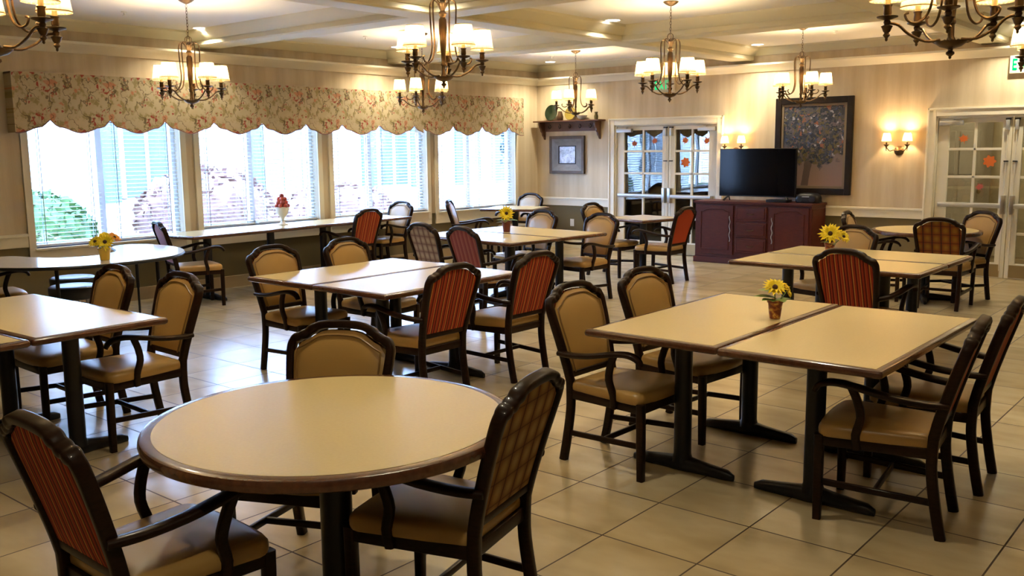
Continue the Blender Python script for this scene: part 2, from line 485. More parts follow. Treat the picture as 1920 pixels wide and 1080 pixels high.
# skirting
bm = B(); box(bm, XW, XW+.018, YF, YB, 0, .14, .003); s_ = struct('baseboard_left', bm, plain('tan skirting', (.36, .27, .16), .5))
for k, (a, b) in enumerate(((XW+.02, D1[0]-.11), (D1[1]+.11, D2[0]-.1), (D2[1]+.1, XR))):
    bm = B(); box(bm, a, b, YB-.018, YB, 0, .13, .003); struct(['baseboard_back', 'baseboard_middle', 'baseboard_right'][k], bm, M['cream'])

# ------------------------------------------------------------------ windows
PLAN = ['left end of the window wall, behind the kidney table', 'above the long table with the fruit urn', 'between the urn table and the corner', 'corner end of the window wall']
for k, (a, b, zb) in enumerate(WIN):
    mid = (a+b)/2+ (-.06 if k == 0 else (-.1 if k == 1 else (-.14 if k == 2 else -.12)))
    w = thing('window_%d' % (k+1), None, None); del w['label'], w['category']; w['kind'] = 'structure'
    bm = B()   # casing
    for (y0, y1) in ((a-.075, a), (b, b+.075)): box(bm, XW, XW+.025, y0, y1, zb-.12, WT+.08, .004)
    box(bm, XW, XW+.025, a, b, WT, WT+.08, .004)
    box(bm, XW, XW+.022, a-.075, b+.075, .54 if k else .50, zb-.02, .004)
    link('casing', bm, M['cream'], w, False)
    bm = B(); box(bm, XW-.15, XW+.05, a-.02, b+.02, zb-.025, zb, .006); link('sill', bm, M['cream'], w, False)
    bm = B()   # vinyl frame
    x0, x1 = XW-.16, XW-.10
    box(bm, x0, x1, a, a+.05, zb, WT); box(bm, x0, x1, b-.05, b, zb, WT); box(bm, x0, x1, a, b, zb, zb+.05); box(bm, x0, x1, a, b, WT-.05, WT)
    box(bm, x0, x1, mid-.035, mid+.035, zb, WT)
    link('frame', bm, M['white_plastic'], w, False)
    for (p, q) in ((a+.05, mid-.035), (mid+.035, b-.05)):
        bm = B(); box(bm, XW-.135, XW-.129, p, q, zb+.05, WT-.05); link('pane', bm, M['pane'], w, False)
    # blinds
    for s, (p, q) in enumerate(((a+.02, mid-.03), (mid+.03, b-.02))):
        tl = [[1, 6], [8, 9], [11, 12], [9, 10]][k][s]
        nm = ['leftmost', 'second', 'third', 'fourth', 'fifth', 'sixth', 'seventh', 'rightmost'][k*2+s]
        t_ = thing('window_blind', '%s of the eight white horizontal blinds, %s' % (nm, ['hanging before the garden hedge, slats wide open', 'hanging before the red shrub', 'hanging left of the fruit urn', 'hanging behind the fruit urn', 'behind the red striped chair', 'behind the pale chair at the table end', 'beside the edge-on chair', 'nearest the room corner'][k*2+s]),
                   'blind', (XW-.05, (p+q)/2, 0), 0, 'blinds in the window wall')
        hw = (q-p)/2
        bm = B(); z = zb+.05; tr = R(tl)
        while z < WT-.06:
            dx, dz = .024*math.cos(tr), .024*math.sin(tr)
            for th in (0,):
                v = [bm.verts.new((sx*dx, yy_, z-sx*dz*1.0+e)) for e in (0, .0022) for sx in (-1, 1) for yy_ in (-hw, hw)]
                for idx in ((0, 1, 3, 2), (4, 6, 7, 5), (0, 4, 5, 1), (2, 3, 7, 6), (0, 2, 6, 4), (1, 5, 7, 3)):
                    bm.faces.new([v[i] for i in idx])
            z += .0445
        link('slats', bm, M['slat'], t_, False)
        bm = B(); box(bm, -.03, .03, -hw, hw, WT-.05, WT-.003, .004); link('head_rail', bm, M['white_plastic'], t_, False)
        bm = B(); box(bm, -.027, .027, -hw, hw, zb+.012, zb+.032, .004); link('bottom_rail', bm, M['white_plastic'], t_, False)
        for yy_ in (-hw*.72, hw*.72):
            bm = B(); 
            for sx in (-.028, .028): box(bm, sx-.0012, sx+.0012, yy_-.004, yy_+.004, zb+.03, WT-.04)
            link('ladder_cord', bm, M['tape'], t_, False)
    # daylight portal in each opening
    ld = bpy.data.lights.new('window_portal', 'AREA'); ld.shape = 'RECTANGLE'; ld.size = WT-zb; ld.size_y = b-a
    ld.cycles.is_portal = True
    lo = bpy.data.objects.new('window_portal', ld); COL.objects.link(lo)
    lo.location = (XW-.21, (a+b)/2, (WT+zb)/2); lo.rotation_euler = (0, R(-90), 0)

# valances
def valance(y0, y1, label, notches):
    t_ = thing('valance', label, 'valance', (XW, 0, 0), 0, 'floral valances over the windows')
    pts = []
    def bot(y):
        ns = notches
        # scallop between notch peaks
        for p, q in zip(ns, ns[1:]):
            if p <= y <= q:
                s = (y-p)/(q-p); s = min(s, 1-s)   # 0 at notch .5 at lobe
                if s < .16: return 1.995-.075*math.sin(min(1, s/.15)*PI/2)**1.3
                if s < .24: return 1.92-.006*(s-.16)/.08
                q2 = (s-.24)/.26
                return 1.914-.052*math.sin(q2*PI/2)
        return 1.9
    n = 260
    ys_ = [y0+(y1-y0)*i/n for i in range(n+1)]
    zt = 2.46
    bm = B()
    xf, xb = .17, .155
    top_f = [bm.verts.new((xf, y, zt)) for y in ys_]; bot_f = [bm.verts.new((xf, y, bot(y))) for y in ys_]
    top_b = [bm.verts.new((xb, y, zt)) for y in ys_]; bot_b = [bm.verts.new((xb, y, bot(y))) for y in ys_]
    for i in range(n):
        bm.faces.new((top_f[i], top_f[i+1], bot_f[i+1], bot_f[i])); bm.faces.new((top_b[i], bot_b[i], bot_b[i+1], top_b[i+1]))
        bm.faces.new((bot_f[i], bot_f[i+1], bot_b[i+1], bot_b[i])); bm.faces.new((top_f[i], top_b[i], top_b[i+1], top_f[i+1]))
    bm.faces.new((top_f[0], bot_f[0], bot_b[0], top_b[0])); bm.faces.new((top_f[-1], top_b[-1], bot_b[-1], bot_f[-1]))
    link('fabric_panel', bm, M['floral'], t_, False)
    bm = B(); box(bm, 0, xb, y0, y0+.015, bot(y0), zt); box(bm, 0, xb, y1-.015, y1, bot(y1), zt); box(bm, 0, xb, y0, y1, zt-.015, zt)
    link('return_board', bm, M['floral'], t_, False)
    bm = B(); sweep(bm, [Vector((xf, y, bot(y))) for y in ys_[::2]], circ(.006, 6), up=Vector((1, 0, 0))); link('welt_cord', bm, M['cord'], t_)
NT = [3.80, 4.425, 5.062, 5.70, 6.325, 6.994, 7.658, 8.256, 8.92, 9.586, 10.2]
valance(4.08, 9.77, 'long floral scalloped valance over the three left windows', NT)
valance(9.775, 12.08, 'short floral scalloped valance over the window nearest the corner', [9.15, 9.74, 10.40, 11.06, 11.70, 12.35])

# ------------------------------------------------------------------ doors
def casing_door(d):
    bm = B(); a, b = d; w = .105
    for (x0, x1) in ((a-w, a), (b, b+w)): box(bm, x0, x1, YB-.03, YB, 0, DH+w, .006)
    box(bm, a, b, YB-.03, YB, DH, DH+w, .006)
    for (x0, x1) in ((a-w, a-w+.025), (b+w-.025, b+w)): box(bm, x0, x1, YB-.045, YB-.03, 0, DH+w, .004)
    box(bm, a-w, b+w, YB-.045, YB-.03, DH+w-.025, DH+w, .004)
    trim(bm)
    bm = B(); box(bm, a, a+.02, YB, YB+.18, 0, DH); box(bm, b-.02, b, YB, YB+.18, 0, DH); box(bm, a, b, YB, YB+.18, DH-.02, DH)
    trim(bm, M['door_paint'])
casing_door(D1); casing_door(D2)
dn = [0]
def leaf_door(x0, x1, hinge_left, mz=(.213, .56, .905, 1.247, 1.59, 1.915), kick=True):
    dn[0] += 1
    d = thing('door_%d' % dn[0], None, None, (x0, YB+.05, 0)); del d['label'], d['category']; d['kind'] = 'structure'
    W = x1-x0; st = .135 if True else .1
    gl, gr_ = (st, W-.11) if hinge_left else (.11, W-st)
    y0, y1 = -.022, .022
    bm = B()
    box(bm, 0.003, gl, y0, y1, .01, DH-.025, .003); box(bm, gr_, W-.003, y0, y1, .01, DH-.025, .003)
    box(bm, gl, gr_, y0, y1, .01, mz[0]-.02); box(bm, gl, gr_, y0, y1, mz[-1], DH-.025)
    link('door_frame', bm, M['door_paint'], d, False)
    bm = B(); xm = (gl+gr_)/2
    box(bm, xm-.016, xm+.016, -.018, .018, mz[0]-.02, mz[-1], .004)
    for z in mz[1:-1]: box(bm, gl, gr_, -.018, .018, z-.016, z+.016, .004)
    link('glazing_bars', bm, M['door_paint'], d, False)
    bm = B(); box(bm, gl, gr_, .004, .010, mz[0]-.02, mz[-1]); link('pane', bm, M['door_glass'], d, False)
    bm = B(); box(bm, .05, W-.05, -.03, -.022, .02, .175, .001); link('kick_plate', bm, M['brass_plate'], d, False)
    # push bar
    bm = B(); sweep(bm, [Vector((.06, -.075, .90)), Vector((W-.06, -.075, .90))], rrect(.045, .06, .018), up=Vector((0, 0, 1)))
    pb = link('push_bar', bm, M['silver_paint'], d)
    bm = B(); sx = W-.075 if hinge_left else .02
    box(bm, sx, sx+.055, -.10, -.02, .80, 1.03, .012); link('latch_housing', bm, M['steel'], pb)
    bm = B(); ex = .05 if hinge_left else W-.10
    box(bm, ex, ex+.05, -.085, -.02, .875, .925, .006); link('end_bracket', bm, M['steel'], pb)
    # vertical rod
    bm = B(); rx = W-.048 if hinge_left else .048
    sweep(bm, [Vector((rx, -.045, 1.0)), Vector((rx, -.045, 1.93))], circ(.0065, 8), up=Vector((0, 1, 0)))
    sweep(bm, [Vector((rx, -.045, .10)), Vector((rx, -.045, .82))], circ(.0065, 8), up=Vector((0, 1, 0)))
    rd_ = link('latch_rod', bm, M['door_paint'], d)
    bm = B(); box(bm, rx-.02, rx+.02, -.07, -.02, 1.82, 1.94, .006); link('rod_latch', bm, M['silver_paint'], rd_)
    bm = B(); box(bm, rx-.03, rx+.03, -.058, -.02, 1.94, 1.96, .004); box(bm, rx-.025, rx+.025, -.06, -.02, 1.435, 1.45, .003); link('rod_guide', bm, M['black_iron'], rd_)
    # closer
    cx = .02 if hinge_left else W-.30
    bm = B(); box(bm, cx, cx+.28, -.085, -.022, 1.885, 1.945, .012); cl = link('door_closer', bm, M['silver_paint'], d)
    bm = B()
    pvx = cx+.17 if hinge_left else cx+.11
    sg = 1 if hinge_left else -1
    sweep(bm, [Vector((pvx, -.055, 1.96)), Vector((pvx+sg*.02, -.12, 1.965)), Vector((pvx+sg*.20, -.03, 1.975))], rrect(.022, .008), up=Vector((0, 0, 1)))
    lathe(bm, [(.015, 0), (.015, .02)], 10, pvx, -.055, 1.945)
    link('closer_arm', bm, M['steel'], cl)
    return d
leaf_door(D1[0]+.02, -7.44, True); leaf_door(-7.435, D1[1]-.02, False)
leaf_door(D2[0]+.02, -2.69, True); leaf_door(-2.685, D2[1]-.02, False)

# paper maple leaves on the door glass
def leaf_outline(r, var=0):
    pts = []
    spec = [(90, 1.0), (75, .55), (62, .78), (52, .50), (38, .95), (22, .52), (5, .88), (-8, .45), (-30, .70), (-50, .38), (-80, .35), (-88, .75), (-92, .75), (-100, .35), (-130, .38), (-150, .70), (-172, .45), (175, .88), (158, .52), (142, .95), (128, .50), (118, .78), (105, .55)]
    for a, s in spec: pts.append((r*s*math.cos(R(a)), r*s*math.sin(R(a))))
    return pts
def paper_leaf(x, z, r, col, label, rot=0, lobes=False):
    bm = B()
    if lobes: ol = [(r*(.86+.14*math.cos(7*a))*math.cos(a), r*(.86+.14*math.cos(7*a))*math.sin(a)) for a in [2*PI*i/56 for i in range(56)]]
    else: ol = leaf_outline(r)
    c_, s_ = math.cos(rot), math.sin(rot)
    ol = [(a*c_-b*s_, a*s_+b*c_) for a, b in ol]
    f = [bm.verts.new((a, 0, b)) for a, b in ol]; g = [bm.verts.new((a, .0015, b)) for a, b in ol]
    bm.faces.new(f); bm.faces.new(g[::-1])
    for i in range(len(f)):
        j = (i+1) % len(f); bm.faces.new((f[i], f[j], g[j], g[i]))
    o = link('paper_leaf', bm, col, None, False); o.location = (x, YB+.0515, z)
    tag(o, label, 'paper leaf', 'autumn paper leaves on the door panes')
org = plain('orange paper', (.62, .14, .02), .8); brn = plain('rust paper', (.45, .12, .05), .8); pnk = plain('pink red paper', (.5, .12, .10), .8)
paper_leaf(-8.07, 1.70, .07, brn, 'rust paper leaf on the outermost left pane of the left doors')
paper_leaf(-7.70, 1.74, .07, brn, 'rust paper leaf beside the middle stile, left leaf of the left doors', .3)
paper_leaf(-7.17, 1.74, .075, org, 'orange paper leaf in the top row, right leaf of the left doors, by the middle', -.2, False)
paper_leaf(-6.80, 1.73, .075, org, 'orange paper leaf in the outermost top pane beside the television', .4)
paper_leaf(-7.16, 1.42, .078, org, 'orange paper blossom in the second pane row of the left doors', 0, True)
paper_leaf(-3.24, 1.71, .075, org, 'orange paper leaf in the top left pane of the right doors', .2)
paper_leaf(-2.93, 1.44, .078, org, 'orange paper blossom in the second pane row of the right doors', 0, True)
paper_leaf(-3.02, 1.12, .065, pnk, 'pinkish paper leaf in the third pane row of the right doors', .5)

# ------------------------------------------------------------------ rooms beyond the doors
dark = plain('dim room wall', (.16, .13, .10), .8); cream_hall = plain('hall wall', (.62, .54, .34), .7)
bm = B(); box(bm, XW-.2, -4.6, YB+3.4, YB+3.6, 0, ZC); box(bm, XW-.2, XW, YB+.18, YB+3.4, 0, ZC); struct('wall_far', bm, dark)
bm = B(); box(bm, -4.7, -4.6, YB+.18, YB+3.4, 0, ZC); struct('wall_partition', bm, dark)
bm = B(); box(bm, -4.6, XR+.2, YB+2.6, YB+2.8, 0, ZC); box(bm, XR, XR+.2, YB+.18, YB+2.6, 0, ZC); struct('wall_hall', bm, cream_hall)
hd = thing('door_5', None, None, (-4.35, YB+2.6, 0)); del hd['label'], hd['category']; hd['kind'] = 'structure'
bm = B(); box(bm, 0, .78, -.03, -.0, 0, 2.0, .003)
for (a, b) in ((.08, .36), (.42, .70)):
    for (c, d) in ((.12, .62), (.72, 1.1), (1.2, 1.85)): box(bm, a, b, -.045, -.03, c, d, .01)
link('panelled_leaf', bm, M['cream'], hd, False)
bm = B(); lathe(bm, [(.005, 0), (.025, .01), (.03, .03), (.015, .05)], 14); kn = link('knob', bm, M['brass_plate'], hd); kn.location = (.72, -.045, .95); kn.rotation_euler = (R(90), 0, 0)
bm = B(); box(bm, -.08, 0, -.03, 0, 0, 2.08); box(bm, .78, .86, -.03, 0, 0, 2.08); box(bm, -.08, .86, -.03, 0, 2.0, 2.08); link('casing', bm, M['door_paint'], hd, False)
bm = B(); box(bm, -3.25, -3.16, YB+2.1, YB+2.2, 0, ZC); trim(bm, M['door_paint'])
l_ = bpy.data.lights.new('hall_lamp', 'POINT'); l_.energy = 22; l_.color = (1, .84, .58); l_.shadow_soft_size = .12
lo = bpy.data.objects.new('hall_lamp', l_); COL.objects.link(lo); lo.location = (-2.7, YB+1.5, 2.6)

# ------------------------------------------------------------------ chairs
def yb(z):
    s = max(0, (z-.44)/.50); return -.225-.145*s**1.15
def V3(x, z, dy=0): return Vector((x, yb(z)+dy, z))
half = [(.190, .44), (.199, .52), (.212, .64), (.223, .74), (.228, .80), (.2265, .832), (.214, .854), (.190, .866), (.166, .876), (.142, .894), (.112, .910), (.080, .918), (.04, .921), (0, .922)]
def crest_top(u):
    u = abs(u)
    tb = [(0, .905), (.04, .904), (.075, .901), (.105, .892), (.130, .876), (.155, .860), (.18, .850), (.197, .840), (.208, .822), (.212, .80)]
    for (a, b), (c, d) in zip(tb, tb[1:]):
        if a <= u <= c: return b+(d-b)*(u-a)/(c-a)
    return .74
ROWS, COLS = 10, 14
def back_grid(dome, dy, hw0=.178, hw1=.210, z0=.487, shrink=1.0):
    bm = B(); grid = []
    for r in range(ROWS+1):
        t_ = r/ROWS; row = []
        for c in range(COLS+1):
            s = -1+2*c/COLS
            w = (hw0+(hw1-hw0)*min(1, t_*1.25))*shrink
            u = s*w
            z = z0+t_*((crest_top(u)-.006)-z0)
            e = (1-abs(s)**5)*(1-abs(2*t_-1)**6)
            row.append(bm.verts.new((u, yb(z)+dy+dome*e, z)))
        grid.append(row)
    for r in range(ROWS):
        for c in range(COLS):
            bm.faces.new((grid[r][c], grid[r][c+1], grid[r+1][c+1], grid[r+1][c]))
    return bm, grid
def outline_path(dy, ins=.018):
    pts = []
    ws = []
    for r in range(ROWS+1):
        t_ = r/ROWS; w = .178+.032*min(1, t_*1.25)-ins
        z = .487+t_*((crest_top(w)-.006-ins)-.487); ws.append(Vector((w, yb(z)+dy, z)))
    pts = ws[:]
    for k in range(1, 12):
        u = (.210-ins)*(1-k/6)
        z = crest_top(u)-.006-ins; pts.append(Vector((u, yb(z)+dy, z)))
    pts += [Vector((-p.x, p.y, p.z)) for p in reversed(ws)]
    return pts

CH = {}
def build_chair_meshes():
    f = M['frame_wood']
    # frame of the back (crest and stiles)
    bm = B()
    hp = [V3(x, z) for x, z in half]
    full = hp + [Vector((-p.x, p.y, p.z)) for p in reversed(hp[:-1])]
    path = catmull(full, 5)
    prof = rrect(.034, .046, .009)
    scl = []
    for p in path:
        u = abs(p.x); b_ = 1.0
        if p.z > .85 and .12 < u < .222: b_ += .16*abs(math.sin((u-.12)/.102*PI*3.0))
        scl.append(b_)
    sweep(bm, path, prof, up=Vector((0, 1, .28)).normalized(), scales=scl)
    # bottom rail of the back
    sweep(bm, [V3(-.19, .472), V3(.19, .472)], rrect(.024, .034, .006), up=Vector((0, 0, 1)))
    CH['back_frame'] = (bm, f)
    bm, _ = back_grid(.020, .010); CH['backrest'] = (bm, M['vinyl'])
    bm = B(); sweep(bm, outline_path(.024), circ(.0042, 6), up=Vector((0, 1, 0))); CH['piping'] = (bm, M['piping'])
    bm, _ = back_grid(-.006, -.010, shrink=.985); CH['back_panel'] = (bm, None)
    # seat
    ol = []
    for (x, y, r0) in ((.248, .262, .05), (-.248, .262, .05), (-.205, -.222, .03), (.205, -.222, .03)):
        pass
    cor = [((.248, .248), 0, .05), ((-.248, .248), 90, .05), ((-.205, -.215), 180, .025), ((.205, -.215), 270, .025)]
    for (cx_, cy2), a0, r in cor:
        sxx = 1 if cx_ > 0 else -1; syy = 1 if cy2 > 0 else -1
        for k in range(4):
            a = R(a0+90*k/3); ol.append((cx_-sxx*r+r*math.cos(a), cy2-syy*r+r*math.sin(a)))
    # bow the front edge by densifying
    dens = []
    for i in range(len(ol)):
        p, q = Vector(ol[i]), Vector(ol[(i+1) % len(ol)])
        n = 5 if (p-q).length > .15 else 1
        for k in range(n):
            s = k/n; v = p.lerp(q, s)
            if p.y > .24 and q.y > .24 and n > 1: v.y += .012*math.sin(PI*s)
            dens.append((v.x, v.y))
    bm = B(); loft(bm, dens, [(.392, .975), (.400, .995), (.418, 1.0), (.434, .99), (.446, .955), (.453, .88), (.4585, .72), (.461, .45), (.462, .15)], 0, .03)
    CH['seat'] = (bm, M['vinyl'])
    bm = B()
    sweep(bm, [Vector((-.21, .237, .372)), Vector((.21, .237, .372))], rrect(.026, .05, .005))
    sweep(bm, [Vector((-.18, -.215, .372)), Vector((.18, -.215, .372))], rrect(.026, .05, .005))
    for s in (-1, 1): sweep(bm, [Vector((s*.19, -.21, .372)), Vector((s*.222, .235, .372))], rrect(.026, .05, .005))
    CH['seat_rail'] = (bm, f)
    for s, nm in ((-1, 'l'), (1, 'r')):
        bm = B(); sweep(bm, [Vector((s*.216, .236, 0)), Vector((s*.218, .236, .2)), Vector((s*.222, .236, .398))], rrect(.039, .039, .007), up=Vector((0, 1, 0)), scales=[.9, 1, 1.02]); CH['front_leg_'+nm] = (bm, f)
        bm = B(); sweep(bm, catmull([Vector((s*.188, -.272, 0)), Vector((s*.190, -.246, .13)), Vector((s*.190, -.224, .28)), Vector((s*.190, -.222, .37)), Vector((s*.190, -.2255, .45))], 3), rrect(.036, .044, .008), up=Vector((0, 1, 0))); CH['rear_leg_'+nm] = (bm, f)
        bm = B(); sweep(bm, [Vector((s*.190, -.238, .158)), Vector((s*.217, .232, .178))], rrect(.018, .030, .005)); CH['side_str_'+nm] = (bm, f)
        bm = B()
        ap = catmull([Vector((s*.214, -.275, .588)), Vector((s*.232, -.19, .590)), Vector((s*.252, -.06, .606)), Vector((s*.262, .07, .634)), Vector((s*.262, .15, .646)), Vector((s*.260, .205, .642)), Vector((s*.256, .240, .624)), Vector((s*.253, .256, .598))], 3)
        n_ = len(ap); sc_ = [1.0 if k < n_*.7 else 1.0-.35*(k-n_*.7)/(n_*.3) for k in range(n_)]
        sweep(bm, ap, rrect(.054, .028, .012), up=lambda i: Vector((0, .2, 1)), scales=sc_); CH['arm_'+nm] = (bm, f)
        bm = B(); sweep(bm, catmull([Vector((s*.224, .075, .352)), Vector((s*.236, .080, .42)), Vector((s*.246, .060, .50)), Vector((s*.256, .075, .575)), Vector((s*.261, .10, .635))], 3), rrect(.028, .036, .008), up=Vector((0, 1, 0))); CH['armpost_'+nm] = (bm, f)
    bm = B(); sweep(bm, [Vector((-.205, .0, .168)), Vector((.205, .0, .168))], rrect(.018, .028, .005)); CH['cross'] = (bm, f)
build_chair_meshes()
CHM = {}
for k, (bm, mt) in CH.items():
    if k == 'back_panel':
        me = bpy.data.meshes.new(k); bmesh.ops.recalc_face_normals(bm, faces=bm.faces); bm.to_mesh(me); bm.free()
        me.polygons.foreach_set('use_smooth', [True]*len(me.polygons)); CHM[k] = me
    else:
        o = link(k, bm, mt, None, True, 50); CHM[k] = o.data; bpy.data.objects.remove(o)
PANELS = {}
def panel_mesh(fab):
    if fab not in PANELS:
        me = CHM['back_panel'].copy(); me.materials.append(M[fab]); PANELS[fab] = me
    return PANELS[fab]
def part(name, me, parent):
    o = bpy.data.objects.new(name, me); COL.objects.link(o); o.parent = parent; return o
FABLAB = dict(red_stripe='red striped fabric back', rose_stripe='rose red striped fabric back', plaid_tan='tan plaid fabric back', plaid_gold='gold and black plaid fabric back', plaid_cream='cream plaid fabric back', orange_red='orange red fabric back', rose='plain rose fabric back')
def chair(x, y, face, fab, label, group):
    c = thing('dining_chair', label, 'chair', (x, y, 0), R(face-90), group)
    part('seat', CHM['seat'], c); part('seat_rail', CHM['seat_rail'], c)
    part('back_frame', CHM['back_frame'], c)
    br = part('backrest', CHM['backrest'], c); part('piping', CHM['piping'], br)
    bp = part('back_panel', panel_mesh(fab), c); bp['label'] = FABLAB[fab]
    for s in 'lr':
        part('leg', CHM['front_leg_'+s], c); part('leg', CHM['rear_leg_'+s], c)
        part('stretcher', CHM['side_str_'+s], c)
        a = part('armrest', CHM['arm_'+s], c); part('arm_post', CHM['armpost_'+s], a)
    part('stretcher', CHM['cross'], c)
    return c
G1 = 'chairs around the near right table pair'; G2 = 'chairs around the near round table'; G3 = 'chairs at the left table pair'
G4 = 'chairs by the windows'; G5 = 'chairs around the middle table pair'; G6 = 'chairs around the back middle table pair'
G7 = 'chairs around the far right tables'; G8 = 'chairs at the small square tables at the back'
chair(-2.63, 4.08, -1, 'red_stripe', 'tan vinyl armchair left of the near right tables, the nearer one there', G1)
chair(-2.66, 4.81, -5, 'red_stripe', 'tan vinyl chair left of the near right tables, the farther one', G1)
chair(-1.32, 4.19, 187, 'red_stripe', 'armchair seen side-on at the right edge of the near right tables, seat fully visible', G1)
chair(-1.32, 4.86, 184, 'red_stripe', 'chair cut by the right picture edge, beyond the side-on armchair', G1)
chair(-2.65, 1.438, 89, 'red_stripe', 'red striped armchair in the bottom left corner, pulled up to the round table', G2)
chair(-2.19, 2.235, 194, 'plaid_tan', 'tan plaid backed armchair at the right of the near round table', G2)
chair(-2.93, 2.23, 295, 'plaid_tan', 'tan vinyl chair facing the camera behind the near round table', G2)
chair(-5.16, 2.68, 268, 'red_stripe', 'tan vinyl armchair at the right end of the left table, facing the camera side', G3)
chair(-5.86, 2.63, 268, 'red_stripe', 'tan vinyl chair between the stools and the table at left, half hidden by the tabletop', G3)
chair(-8.78, 3.33, 80, 'rose', 'dark armed chair cut by the left picture edge under the kidney table', G4)
chair(-9.13, 5.54, 73, 'rose', 'rose backed chair tucked under the left end of the long window table', G4)
chair(-9.16, 7.76, 186, 'red_stripe', 'red striped chair facing the windows at the long table', G4)
chair(-9.68, 8.81, 268, 'rose', 'pale lit chair against the third window at the far end of the long table', G4)
chair(-5.71, 4.36, 2, 'red_stripe', 'tan vinyl armchair at the left of the middle tables, nearer the camera', G5)
chair(-5.71, 5.10, 3, 'red_stripe', 'tan vinyl chair at the left of the middle tables, farther back', G5)
chair(-4.43, 4.32, 180, 'red_stripe', 'red striped chair with its back to the aisle, right of the middle tables, nearer', G5)
chair(-4.44, 5.19, 180, 'red_stripe', 'red striped chair turned away, right of the middle tables, farther one', G5)
chair(-6.60, 6.90, 82, 'plaid_cream', 'cream plaid backed chair behind the middle tables', G6)
chair(-5.94, 6.79, 80, 'rose_stripe', 'rose striped chair next to the cream plaid one behind the middle tables', G6)
chair(-6.86, 8.40, 263, 'red_stripe', 'pale lit vinyl chair behind the small flower pot of the back middle tables', G6)
chair(-5.95, 8.31, 263, 'red_stripe', 'pale vinyl armchair at the right corner of the back middle tables', G6)
chair(-2.36, 6.87, 83, 'red_stripe', 'red striped chair in front of the far pair of tables, its back to the camera', G7)
chair(-3.14, 8.18, 254, 'red_stripe', 'tan vinyl chair behind the yellow flower on the far pair of tables', G7)
chair(-3.43, 10.35, 8, 'red_stripe', 'narrow-looking tan chair left of the far round table, seen edge-on', G7)
chair(-2.70, 10.17, 92, 'plaid_gold', 'gold plaid backed chair in front of the far round table', G7)
chair(-2.74, 10.74, 240, 'red_stripe', 'bluish lit chair behind the far round table beside the glass doors', G7)
chair(-6.79, 10.20, 0, 'red_stripe', 'small golden tan chair on the left of the square table before the left doors', G8)
chair(-6.01, 10.09, 181, 'orange_red', 'orange red backed chair by the dark red cabinet', G8)
chair(-9.50, 11.54, 272, 'red_stripe', 'pale chair in the room corner behind the corner table', G8)
chair(-9.06, 9.99, 34, 'orange_red', 'chair seen exactly edge-on before the last window', G8)

# ------------------------------------------------------------------ tables
def top_edge_profile(zt, th=.036):
    return [(zt-th, .012), (zt-th+.006, .003), (zt-th/2, 0), (zt-.009, .002), (zt-.003, .006), (zt, .014), (zt, .034)]
def ring_stack(bm, outline, levels):
    if not isinstance(outline[0], float): return offset_loft(bm, outline, levels)
    L, W = outline
    rings = [[bm.verts.new((a, b, z)) for a, b in rrect(L-2*d, W-2*d, max(.004, .014-d*.5), 3)] for z, d in levels]
    n = len(rings[0])
    for a, b in zip(rings, rings[1:]):
        for i in range(n): bm.faces.new((a[i], a[(i+1) % n], b[(i+1) % n], b[i]))
    return rings
def tabletop(parent, outline, zt=.755, mat_edge=None, th=.036, band=.034, lam=None):
    bm = B(); lv = top_edge_profile(zt, th); lv[-1] = (zt, band)
    rings = ring_stack(bm, outline, lv); bm.faces.new(rings[0]); bm.faces.new(rings[-1])
    e = link('edge_band', bm, mat_edge or M['edge_wood'], parent, True, 30)
    bm = B(); rr = ring_stack(bm, outline, [(zt-.004, band), (zt+.0008, band)]); bm.faces.new(rr[0]); bm.faces.new(rr[1])
    link('tabletop', bm, lam or M['laminate'], parent, False)
def rect_outline(L, W, r=.012):
    return [(p[0], p[1]) for p in rrect(L, W, r, 3)]
def foot_bar(bm, ang, half_len=.29):
    c, s = math.cos(ang), math.sin(ang)
    path = []; sc = []
    for k in range(-8, 9):
        q = k/8; path.append(Vector((c*half_len*q, s*half_len*q, .016+.030*(1-abs(q)**1.2)))); 
    prof = rrect(.06, .05, .02, 3)
    L = []
    for i, p in enumerate(path):
        q = abs((i-8)/8); L.append(1.0-.25*q if q < .95 else .55)
    # height tapers with z so the bar stays on the floor
    rings = []
    for i, p in enumerate(path):
        h = .082-.036*abs((i-8)/8)**.8; w = .070*(L[i]) + (.02 if abs(i-8) < 2 else 0)
        if i in (0, 16): w *= .6; h *= .7
        rings.append([bm.verts.new((p.x - s*a*w/.06, p.y + c*a*w/.06, h/2+b*h/.05)) for a, b in prof])
    n = len(prof)
    for a, b in zip(rings, rings[1:]):
        for i in range(n):
            j = (i+1) % n; bm.faces.new((a[i], a[j], b[j], b[i]))
    bm.faces.new(rings[0]); bm.faces.new(rings[-1])
def pedestal(parent, x, y, angs, zt=.72, r=.045, hl=.29):
    bm = B(); lathe(bm, [(r*1.25, .05), (r*1.1, .075), (r, .09), (r, zt-.02), (r*1.1, zt-.01)], 24)
    col = link('column', bm, M['black_iron'], parent); col.location = (x, y, 0)
    bm = B()
    for a in angs: foot_bar(bm, a, hl)
    link('foot', bm, M['black_iron'], col)
    bm = B(); box(bm, -.13, .13, -.13, .13, zt-.012, zt-.0005, .002); link('mount_plate', bm, M['black_iron'], col, False)
def rect_table(x, y, L, W, rz, label, group, oy=0.0, two=True):
    """L along local x"""
    t_ = thing('dining_table', label, 'table', (x, y, 0), rz, group)
    tabletop(t_, (float(L), float(W)))
    if two:
        for sx in (-1, 1): pedestal(t_, sx*.385*L/1.5, oy, [PI/2])
    else: pedestal(t_, 0, 0, [0, PI/2])
    return t_
H = R(90)
GT = 'rectangular tables pushed together in pairs'
rect_table(-2.325, 4.53, 1.50, .738, H, 'left table of the near right pair, carrying the patterned flower pot', GT)
rect_table(-1.583, 4.515, 1.50, .738, H, 'bare right table of the near right pair', GT, .04)
